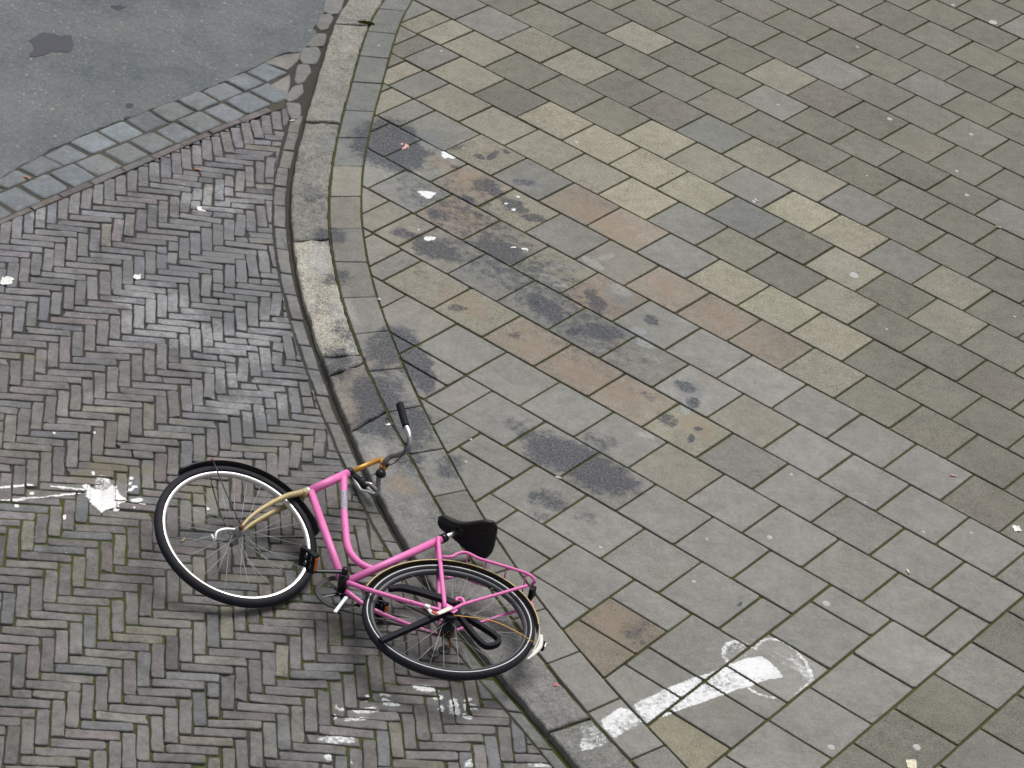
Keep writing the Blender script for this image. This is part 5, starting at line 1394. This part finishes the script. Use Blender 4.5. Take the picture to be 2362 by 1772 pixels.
def mudguard(name, mat, parent, a0, a1, r=.366, wd=.026, n=64, lip=.012):
    prof = [(r - lip, -wd), (r - .003, -wd * .72), (r, 0), (r - .003, wd * .72), (r - lip, wd), (r - lip - .0005, wd - .0015), (r - .0048, wd * .66), (r - .0018, 0), (r - .0048, -wd * .66), (r - lip - .0005, -wd + .0015)]
    return lathe(name, prof, mat, parent, a0=math.radians(a0), a1=math.radians(a1), n=n)
mg = mudguard('front_mudguard', M_black, bike, 15, 131, n=72); mg.matrix_local = MF
gs = Vector((.2900, 0, .2180))
for s in (1, -1):
    st = tube('mudguard_stay', [Vector((.005, .054 * s, .012)), Vector((.14, .05 * s, .105)), Vector((.281, .03 * s, .222))], .0030, M_black, mg, seg=8)
tl_ = tube('stay_bolt', [Vector((.281, .0, .240)), Vector((.289, .0, .247))], .006, M_red, mg, seg=8, smooth_path=False)
mg2 = mudguard('rear_mudguard', M_gdark, bike, -6, 150, r=.358, wd=.024, lip=.006)
mudguard('mudguard_tail', M_white, mg2, 150, 177, r=.362, wd=.022, n=16, lip=.006)
lathe('mudguard_rim_line', [(.3510, .0245), (.3565, .0250), (.3570, .0235), (.3510, .0232)], M_khaki, mg2, a0=math.radians(-6), a1=math.radians(150), n=60)
tube('mudguard_stay', [Vector(p) for p in BP['gstay']], .0022, M_gold, mg2, seg=6)
tail = Vector((math.cos(math.radians(166)) * .372, 0, math.sin(math.radians(166)) * .372))
td = tail.normalized(); tt = Vector((-td.z, 0, td.x))
v, f = box_geo(tail + td * .006 + tt * -.004, td, (0, 1, 0), tt, .010, .013, .020)
rl = bevelled(mesh_obj('rear_light', v, f, M_plastic, mg2), .005, 3)
v, f = box_geo(tail + td * .017 + tt * -.004, td, (0, 1, 0), tt, .003, .010, .014)
bevelled(mesh_obj('light_lens', v, f, M_chrome, rl), .002)
a_ = math.radians(178)
tube('bent_bracket', [Vector((math.cos(math.radians(q)) * (.362 + d_), .012, math.sin(math.radians(q)) * (.362 + d_))) for q, d_ in ((158, .004), (168, .010), (177, .004), (185, -.002))], [.007, .010, .009, .003], M_white, mg2, seg=8, flat=.6)

# ---- stem, handlebar
sm = fl('stem')
stem = tube('stem', [ht + hd * .010, sm[1]], .0115, M_gold, bike)
stem['label'] = 'yellow brass coloured stem'
cl = fl('stemclamp')
tube('stem_clamp', cl, [.012, .014, .016], M_gold, stem)
bar_l, bar_r = fl('barL'), fl('barR')
bar = tube('handlebar', [p for p in bar_r[::-1]] + bar_l[1:], .0112, M_steel, bike, per=6)
bar['label'] = 'bent grey steel handlebar twisted forwards'
for key in ('gripL', 'gripR'):
    a, b = fl(key)
    tube('grip', [a, a.lerp(b, .5), b], [.0150, .0165, .0170], M_plastic, bar, seg=14)
a, b = bar_l[-3], bar_l[-1]
tube('bare_bar_end', [bar_l[-3], bar_l[-2], bar_l[-1] + (bar_l[-1] - bar_l[-2]) * .3], .0118, M_chrome, bar, seg=12)
for key in ('leverR', 'leverL'):
    p = fl(key)
    if key == 'leverR':
        tube('brake_lever', p, [.009, .0075, .006, .005], M_chrome, bar, seg=8, flat=.55)
    else:
        tube('brake_lever', p[:3], [.007, .005, .004], M_black, bar, seg=8, flat=.55)
        tube('lever_tip', [p[2] + (p[2] - p[3]) * .15, p[3]], .009, M_chrome, bar, seg=8, flat=.6)
tube('brake_cable', fl('cable'), .0024, M_black, bar, seg=6)
bc = fl('bell')[0]
v, f = lathe_geo([(.0001, .020), (.016, .017), (.022, .008), (.023, -.004), (.018, -.010), (.0001, -.010)], n=20, closed_profile=False)
bl_ = mesh_obj('bell', v, f, M_black, bar, True); bl_.location = bc
tube('clamp_bolt', [cl[1] + Vector((-.012, -.010, .0)), cl[1] + Vector((-.02, .02, -.004))], .0075, M_rust, stem, seg=8, smooth_path=False)
# right-hand gear shifter below the stem
tube('shifter', [bar_r[3], bar_r[3] + Vector((.03, .02, -.01)), bar_r[3] + Vector((.055, .02, -.015))], [.012, .010, .006], M_chrome, bar, seg=8, flat=.6)

# ---- saddle
sp_a, sp_b = fl('post')
post = tube('seat_post', [sp_a - (sp_b - sp_a) * .2, sp_b], .0118, M_chrome, bike, seg=14)
def saddle_geo(cx=.225, zt=.575):
    secs = []
    ts = [0, .04, .10, .22, .36, .50, .64, .78, .90, .97, 1.0]
    hwid = [.014, .028, .035, .038, .042, .056, .080, .100, .106, .096, .066]
    ztop = [.568, .578, .582, .578, .574, .577, .585, .596, .602, .600, .592]
    dep = [.016, .036, .046, .050, .054, .060, .066, .068, .062, .048, .020]
    v, f = [], []
    m = 14
    for t, h, z, d in zip(ts, hwid, ztop, dep):
        x = .340 - .250 * t
        z = z + .004 * t
        for k in range(m):
            a = k / (m - 1)
            if k < 9:                                            # over the top from right skirt to left skirt
                th = math.pi * k / 8
                y = -h * math.cos(th); zz = z - d + d * (math.sin(th) ** .6)
            else:                                                # hollow underside
                u = (k - 8) / (m - 8)
                y = h * (1 - 2 * u) * .86; zz = z - d + d * .22 * math.sin(math.pi * u)
            v.append((x, y, zz))
    n = len(ts)
    for i in range(n - 1):
        for k in range(m):
            l = (k + 1) % m
            f.append((i * m + k, i * m + l, (i + 1) * m + l, (i + 1) * m + k))
    f.append(tuple(range(m))); f.append(tuple((n - 1) * m + k for k in range(m))[::-1])
    return v, f
v, f = saddle_geo()
sad = mesh_obj('saddle', v, f, M_saddle, bike, True)
ss = sad.modifiers.new('sub', 'SUBSURF'); ss.levels = ss.render_levels = 1
for s in (1, -1):
    tube('saddle_rail', [Vector((.31, .012 * s, .552)), Vector((.26, .022 * s, .540)), Vector((.19, .024 * s, .540)), Vector((.12, .045 * s, .548))], .0038, M_black, sad, seg=8)
tube('saddle_clamp', [Vector((.222, -.03, .538)), Vector((.222, .03, .538))], .012, M_black, sad, seg=10)
for s in (1, -1):
    pts = []
    for k in range(33):
        a = k / 32 * 5 * 2 * math.pi
        pts.append(Vector((.125 + .010 * math.cos(a), .045 * s + .010 * math.sin(a), .550 + .030 * k / 32)))
    tube('saddle_spring', pts, .0022, M_black, sad, seg=6, smooth_path=False)

# ---- rear carrier
car = empty('carrier', bike); car['label'] = 'pink wire luggage carrier over the rear wheel'
rl_ = fl('rackL')
tube('carrier_rail', rl_ + [mir(p) for p in rl_[::-1][1:3]], .0066, M_pink2, car)
tube('carrier_rail', [mir(p) for p in rl_[:-2]] + [Vector((-.20, -.05, .36)), Vector((-.215, -.045, .32)), Vector((-.205, -.04, .29))], .0066, M_pink2, car)
stl = fl('rackStayL')
tube('carrier_stay', stl, .0066, M_pink2, car)
tube('carrier_stay', [mir(p) for p in stl], .0066, M_pink2, car)
for p in fl('wires'):
    tube('cross_wire', [p, mir(p)], .0034, M_pink2, car, seg=8)
t2 = fl('tail2')[0]
v, f = box_geo(t2 + Vector((-.008, -.02, -.004)), (1, 0, 0), (0, 1, 0), (0, 0, 1), .010, .026, .018)
bevelled(mesh_obj('rear_reflector', v, f, M_plastic, car), .004)
lp = stl[2]
tube('stay_hook', [lp + Vector((.0, 0, .0)), lp + Vector((.018, .004, .018)), lp + Vector((.036, .004, .012)), lp + Vector((.034, .002, -.006))], .0066, M_pink2, car)

# ---- cranks, pedals, chain
ca, cb = bb + Vector((0, .058, 0)), fl('crankL')[1]
cr = tube('crank', [ca, ca.lerp(cb, .5), cb], [.0125, .0095, .011], M_black, bike, seg=10, flat=.6)
cr['label'] = 'black left crank pointing forwards'
ra = bb + Vector((0, -.062, 0)); rb = fl('crankR')[1]
cr2 = tube('crank', [ra, ra.lerp(rb, .5), rb], [.0125, .0095, .011], M_steel, bike, seg=10, flat=.6)
cr2['label'] = 'steel right crank pointing to the rear'
tube('crank_bolt', [ca + Vector((0, -.01, 0)), ca + Vector((0, .016, 0))], .013, M_black, cr, seg=12, smooth_path=False)
def pedal(c, side, ang):
    c = Vector(c); e = Vector((math.cos(ang), 0, math.sin(ang))); g_ = Vector((-e.z, 0, e.x))
    gs_ = [tube_geo([c + Vector((0, -.048 * side, 0)), c + Vector((0, .045 * side, 0))], .0085, 8)]
    for s in (1, -1):
        gs_.append(box_geo(c + e * .032 * s, e, (0, 1, 0), g_, .0075, .044, .0125))
    for yy in (-.036, 0, .038):
        gs_.append(box_geo(c + Vector((0, yy * side, 0)), e, (0, 1, 0), g_, .032, .005, .009))
    p = bevelled(mesh_obj('pedal', *join(*gs_), M_plastic, bike), .0015)
    for s in (1, -1):
        v, f = box_geo(c + e * .0405 * s, e, (0, 1, 0), g_, .0018, .030, .0085)
        mesh_obj('pedal_reflector', v, f, M_orange, p)
    return p
pedal(cb + Vector((0, .058, 0)), 1, math.radians(14))['label'] = 'left pedal with orange reflectors'
pedal(rb + Vector((0, -.026, 0)), -1, math.radians(20))['label'] = 'right pedal with orange reflectors, under the rear wheel'
rc = bb + Vector((0, -.050, 0))
prof = [(.097, .002), (.102, 0), (.097, -.002), (.084, -.002), (.084, .002)]
v, f = lathe_geo(prof, n=80)
arms = []
for k in range(5):
    a = 2 * math.pi * k / 5 + .3
    arms.append(tube_geo([Vector((.012 * math.cos(a), 0, .012 * math.sin(a))), Vector((.090 * math.cos(a), 0, .090 * math.sin(a)))], [.011, .007], 8, .3))
teeth = []
for k in range(40):
    a = 2 * math.pi * k / 40
    teeth.append(box_geo((.103 * math.cos(a), 0, .103 * math.sin(a)), (math.cos(a), 0, math.sin(a)), (0, 1, 0), (-math.sin(a), 0, math.cos(a)), .004, .001, .0025))
ring = mesh_obj('chainring', *join((v, f), *arms, *teeth), M_black, bike, False); ring.location = rc
pl_a, pl_b = fl('plate')
dpl = (pl_b - pl_a).normalized()
v, f = box_geo((pl_a + pl_b) / 2 + Vector((0, -.02, 0)), dpl, (0, 1, 0), dpl.cross(Vector((0, 1, 0))), (pl_b - pl_a).length / 2, .0025, .008)
bevelled(mesh_obj('bracket_plate', v, f, M_steel2, bike), .003)
cp_ = []
rs = .038
dirv = (Vector((0, 0, 0)) - Vector((bb.x, 0, bb.z))).normalized(); nrm = Vector((-dirv.z, 0, dirv.x))
if nrm.z < 0: nrm = -nrm
Yc = Vector((0, -.050, 0))
loop = []
for k in range(25):
    a = math.pi * k / 24; loop.append(Vector((bb.x, 0, bb.z)) + Yc + nrm * .101 * math.cos(a) - dirv * .101 * math.sin(a))
for k in range(17):
    a = math.pi * k / 16; loop.append(Yc - nrm * rs * math.cos(a) + dirv * rs * math.sin(a))
loop.append(loop[0])
ch = mesh_obj('chain', *tube_geo(loop, .0045, 8, 1.0), M_chain, bike, True)
cog = mesh_obj('sprocket', *lathe_geo([(.037, .001), (.040, 0), (.037, -.001), (.012, -.001), (.012, .001)], n=40), M_rust, bike); cog.location = Yc
# coaster brake arm, with the remains of a red sticker
st_ = fl('strip')
arm = tube('brake_arm', [Vector((.0, .068, .0))] + st_[::-1][1:], [.012, .010, .008], M_white, bike, seg=8, flat=.3)
arm['label'] = 'white brake arm with a red sticker at the rear hub'
mp_ = (st_[0] + st_[1]) / 2
v, f = box_geo(st_[1] + Vector((0, .006, 0)), (st_[2] - st_[0]), (0, 1, 0), (st_[2] - st_[0]).cross(Vector((0, 1, 0))), .014, .0015, .005)
mesh_obj('red_sticker', v, f, M_red, arm)
v, f = box_geo(st_[0] + Vector((0, .004, 0)), (1, 0, 0), (0, 1, 0), (0, 0, 1), .011, .006, .009)
bevelled(mesh_obj('arm_clip', v, f, M_white, arm), .002)
# broken coat guard: black arms that spread from the rear hub
cg = lathe('coat_guard', [(.012, .043), (.040, .043), (.042, .047), (.040, .050), (.012, .050)], M_plastic, bike, n=32)
cg['label'] = 'broken black plastic coat guard with three arms'
def strap(name, pts, wdt, thick, closed=False):
    P = cat(pts, 5)
    v, f = [], []
    for i, p in enumerate(P):
        t = (P[min(i + 1, len(P) - 1)] - P[max(i - 1, 0)]).normalized()
        s = t.cross(Vector((0, 1, 0))).normalized()
        w_ = wdt if not isinstance(wdt, (list, tuple)) else float(np.interp(i / (len(P) - 1), np.linspace(0, 1, len(wdt)), wdt))
        for a, b in ((-1, -1), (1, -1), (1, 1), (-1, 1)):
            v.append(tuple(p + s * w_ * a + Vector((0, thick * b, 0))))
    for i in range(len(P) - 1):
        for k in range(4):
            l = (k + 1) % 4
            f.append((i * 4 + k, i * 4 + l, i * 4 + 4 + l, i * 4 + 4 + k))
    f += [(3, 2, 1, 0), tuple(len(v) - 4 + k for k in range(4))]
    return bevelled(mesh_obj(name, v, f, M_plastic, cg), .002)
strap('guard_arm', fl('armA'), [.015, .016, .015, .008], .010)
strap('guard_arm', fl('armB'), [.013, .012, .011], .010)
strap('guard_arm', fl('armC'), [.010, .009, .009, .009, .010], .012)
# chain tensioner hanging below the rear hub
for k, (cx_, cz_) in enumerate(((-.045, -.105), (-.02, -.15))):
    g_ = mesh_obj('tension_wheel', *lathe_geo([(.006, .004), (.022, .004), (.024, 0), (.022, -.004), (.006, -.004)], n=24), M_black, bike); g_.location = (cx_, -.055, cz_)
tube('tensioner_arm', [Vector((0, -.058, 0)), Vector((-.05, -.062, -.06)), Vector((-.045, -.06, -.105)), Vector((-.02, -.06, -.15))], .0055, M_rust, bike, seg=8, flat=.5)

# ------------------------------------------------------------------ litter
M_gum = paint_material('trodden_gum', (.42, .43, .42), .15)
M_paper = {'white': simple('white_paper', (.78, .78, .76), .8, var=.08, scale=80), 'pink': simple('pink_wrapper', (.72, .36, .34), .6, var=.15, scale=80),
           'cream': simple('cream_paper', (.72, .66, .50), .8, var=.12, scale=80), 'red': simple('red_scrap', (.55, .10, .10), .6, var=.15, scale=80)}
M_filter = {'orange': simple('orange_filter', (.66, .25, .06), .8, var=.2, scale=200), 'tan': simple('tan_filter', (.60, .45, .25), .8, var=.2, scale=200),
            'white': simple('white_filter', (.78, .77, .72), .8, var=.1, scale=200), 'pink': simple('pinkish_filter', (.66, .42, .36), .8, var=.2, scale=200)}
_bb, _bb_arr = [], [None]
def top_z(x, y):
    """height of whatever stone lies at a point"""
    if len(_bb) != len(PIECES):
        _bb[:] = [0] * len(PIECES)
        _bb_arr[0] = np.array([(p[0][:, 0].min(), p[0][:, 0].max(), p[0][:, 1].min(), p[0][:, 1].max()) for p in PIECES])
    b_ = _bb_arr[0]
    for k in np.nonzero((b_[:, 0] <= x) & (x <= b_[:, 1]) & (b_[:, 2] <= y) & (y <= b_[:, 3]))[0][::-1]:
        poly, cx, cy, z, tx, ty = PIECES[k]
        if in_poly((x, y), poly.tolist()):
            return z + tx * (x - cx) + ty * (y - cy)
    return -.006 if x > K0(y) else ROAD_Z - .006
_l = []
for x, y, r in D['GUM']:
    n = 14; v = [(x, y, top_z(x, y) + .0022)]
    for ring_, rr_, h in ((0, .7, .0018), (1, 1.0, .0006)):
        for k in range(n):
            a = 2 * math.pi * k / n; q = rr_ * r * (1 + .22 * nz(math.cos(a), math.sin(a), 1.3, x * 7 + y))
            v.append((x + q * math.cos(a), y + q * 1.15 * math.sin(a), top_z(x, y) + h))
    f = [(0, 1 + k, 1 + (k + 1) % n) for k in range(n)] + [(1 + k, 1 + n + k, 1 + n + (k + 1) % n, 1 + (k + 1) % n) for k in range(n)]
    _l.append((mesh_obj('chewing_gum', v, f, M_gum, None, True), x, y))
label_by_place(_l, 'flat pale gum spot', 'chewing gum', 'gum spots on the slabs')
BL = ['orange cigarette butt on the blue cobbles at the left edge', 'orange cigarette butt on the bricks below the cobble strip', 'white cigarette butt in the gutter where the cobbles meet the kerb', 'tan cigarette butt on the bricks inside the front wheel',
      'pinkish cigarette butt on a smooth grey slab at the right', 'white cigarette butt in a joint right of the saddle', 'tan cigarette butt in a joint near the right edge', 'white cigarette butt on the pale slabs of the upper right', 'white cigarette butt on the grey slabs beyond the painted figure']
for (x, y, z, ang, col), lb in zip(D['BUTTS'], BL):
    r = .0042; L = .026
    z0 = top_z(x, y) + r
    a = math.radians(-ang); d = Vector((math.cos(a), math.sin(a) * 1.5, 0)).normalized()
    c0 = Vector((x, y, z0))
    b = mesh_obj('cigarette_butt', *tube_geo([c0 - d * L / 2, c0 - d * .2 * L, c0 + d * .2 * L, c0 + d * L / 2], [r, r * 1.03, r, r * .85], 10), M_filter[col], None, True)
    tag(b, lb, 'cigarette butt', 'cigarette butts on the ground')
    mesh_obj('burnt_end', *tube_geo([c0 + d * L * .45, c0 + d * L * .62], [r * .9, r * .6], 8), M_paper['white'] if col != 'white' else M_filter['tan'], b, True)
SL = ['crumpled white paper scrap on the bricks near the cobbles', 'pink wrapper scrap lying in the round black stain', 'white paper scrap at the right edge of the picture', 'cream paper scrap at the bottom right edge', 'tiny red scrap on an edging slab beyond the rear wheel', 'small white paper scrap on the bricks of the left half', 'white paper scrap at the left edge of the picture']
for (x, y, s, z, col), lb in zip(D['SCRAPS'], SL):
    n = 7; z0 = top_z(x, y)
    v, f = [], []
    for i in range(n):
        for j in range(n):
            px, py = x + s * ((i / (n - 1)) - .5) * 1.3, y + s * ((j / (n - 1)) - .5) * 1.6
            px += s * .25 * nz(px, py, 60, x); py += s * .25 * nz(px, py, 60, y + 3)
            v.append((px, py, z0 + .002 + s * .30 * abs(nz(px, py, 70, x + y))))
    for i in range(n - 1):
        for j in range(n - 1):
            if (i, j) in ((0, 0), (n - 2, 0)) and random.random() < .7: continue
            f.append((i * n + j, (i + 1) * n + j, (i + 1) * n + j + 1, i * n + j + 1))
    o = mesh_obj('paper_scrap', v, f, M_paper[col])
    so_ = o.modifiers.new('thick', 'SOLIDIFY'); so_.thickness = .0006
    tag(o, lb, 'paper scrap', 'paper scraps on the ground')
# moss cushion in the kerb joint
mx, my = D['MOSS']
V, F = [], []
for k in range(420):
    a = random.uniform(0, 2 * math.pi); q = math.sqrt(random.random())
    px, py = mx + q * math.cos(a) * .045, my + q * math.sin(a) * .012
    h = .008 * (1 - q * q) + .003; l = random.uniform(.003, .007); t = random.uniform(0, 6.28)
    o = len(V)
    V += [(px - l * math.cos(t), py - l * math.sin(t), h - .008), (px + l * math.cos(t), py + l * math.sin(t), h - .008), (px + random.uniform(-.004, .004), py + random.uniform(-.004, .004), h + .004)]
    F.append((o, o + 1, o + 2))
M_moss = simple('green_moss', (.13, .165, .04), .95, var=.45, scale=90, spec=.1)
tag(mesh_obj('moss_cushion', V, F, M_moss), 'bright green moss cushion in the kerb joint at the top', 'moss')

# grit: crumbs of stone and sand, nobody could count them
V, F, Tn = [], [], []
for k in range(2600):
    while True:
        x, y = random.uniform(-2.9, 3.2), random.uniform(-3.0, 5.0)
        if in_poly((x, y), VIEW) and (x < K0(y) or random.random() < .22): break
    near = math.exp(-abs(K0(y) - .06 - x) * 6)
    if x < K0(y) and random.random() > .35 + .65 * near: continue
    z = top_z(x, y); r = random.uniform(.0010, .0026) * (1.5 if random.random() < .12 else 1)
    a = random.uniform(0, 6.28); o = len(V)
    for t in range(3):
        V.append((x + r * math.cos(a + 2.1 * t), y + r * math.sin(a + 2.1 * t), z + .0002))
    V.append((x + random.uniform(-r, r) * .4, y + random.uniform(-r, r) * .4, z + r * 1.1))
    F += [(o, o + 1, o + 3), (o + 1, o + 2, o + 3), (o + 2, o, o + 3)]
    g = random.choice([(.5, .49, .46), (.3, .29, .27), (.2, .19, .17), (.62, .61, .58), (.25, .2, .14)])
    Tn += [(*g, .3)] * 4
grit = mesh_obj('grit', V, F, M_slab_plain, None, False, Tn)
tag(grit, 'fine light grit and crumbs scattered over the road and pavement', 'grit', kind='stuff')

bpy.context.view_layer.update()
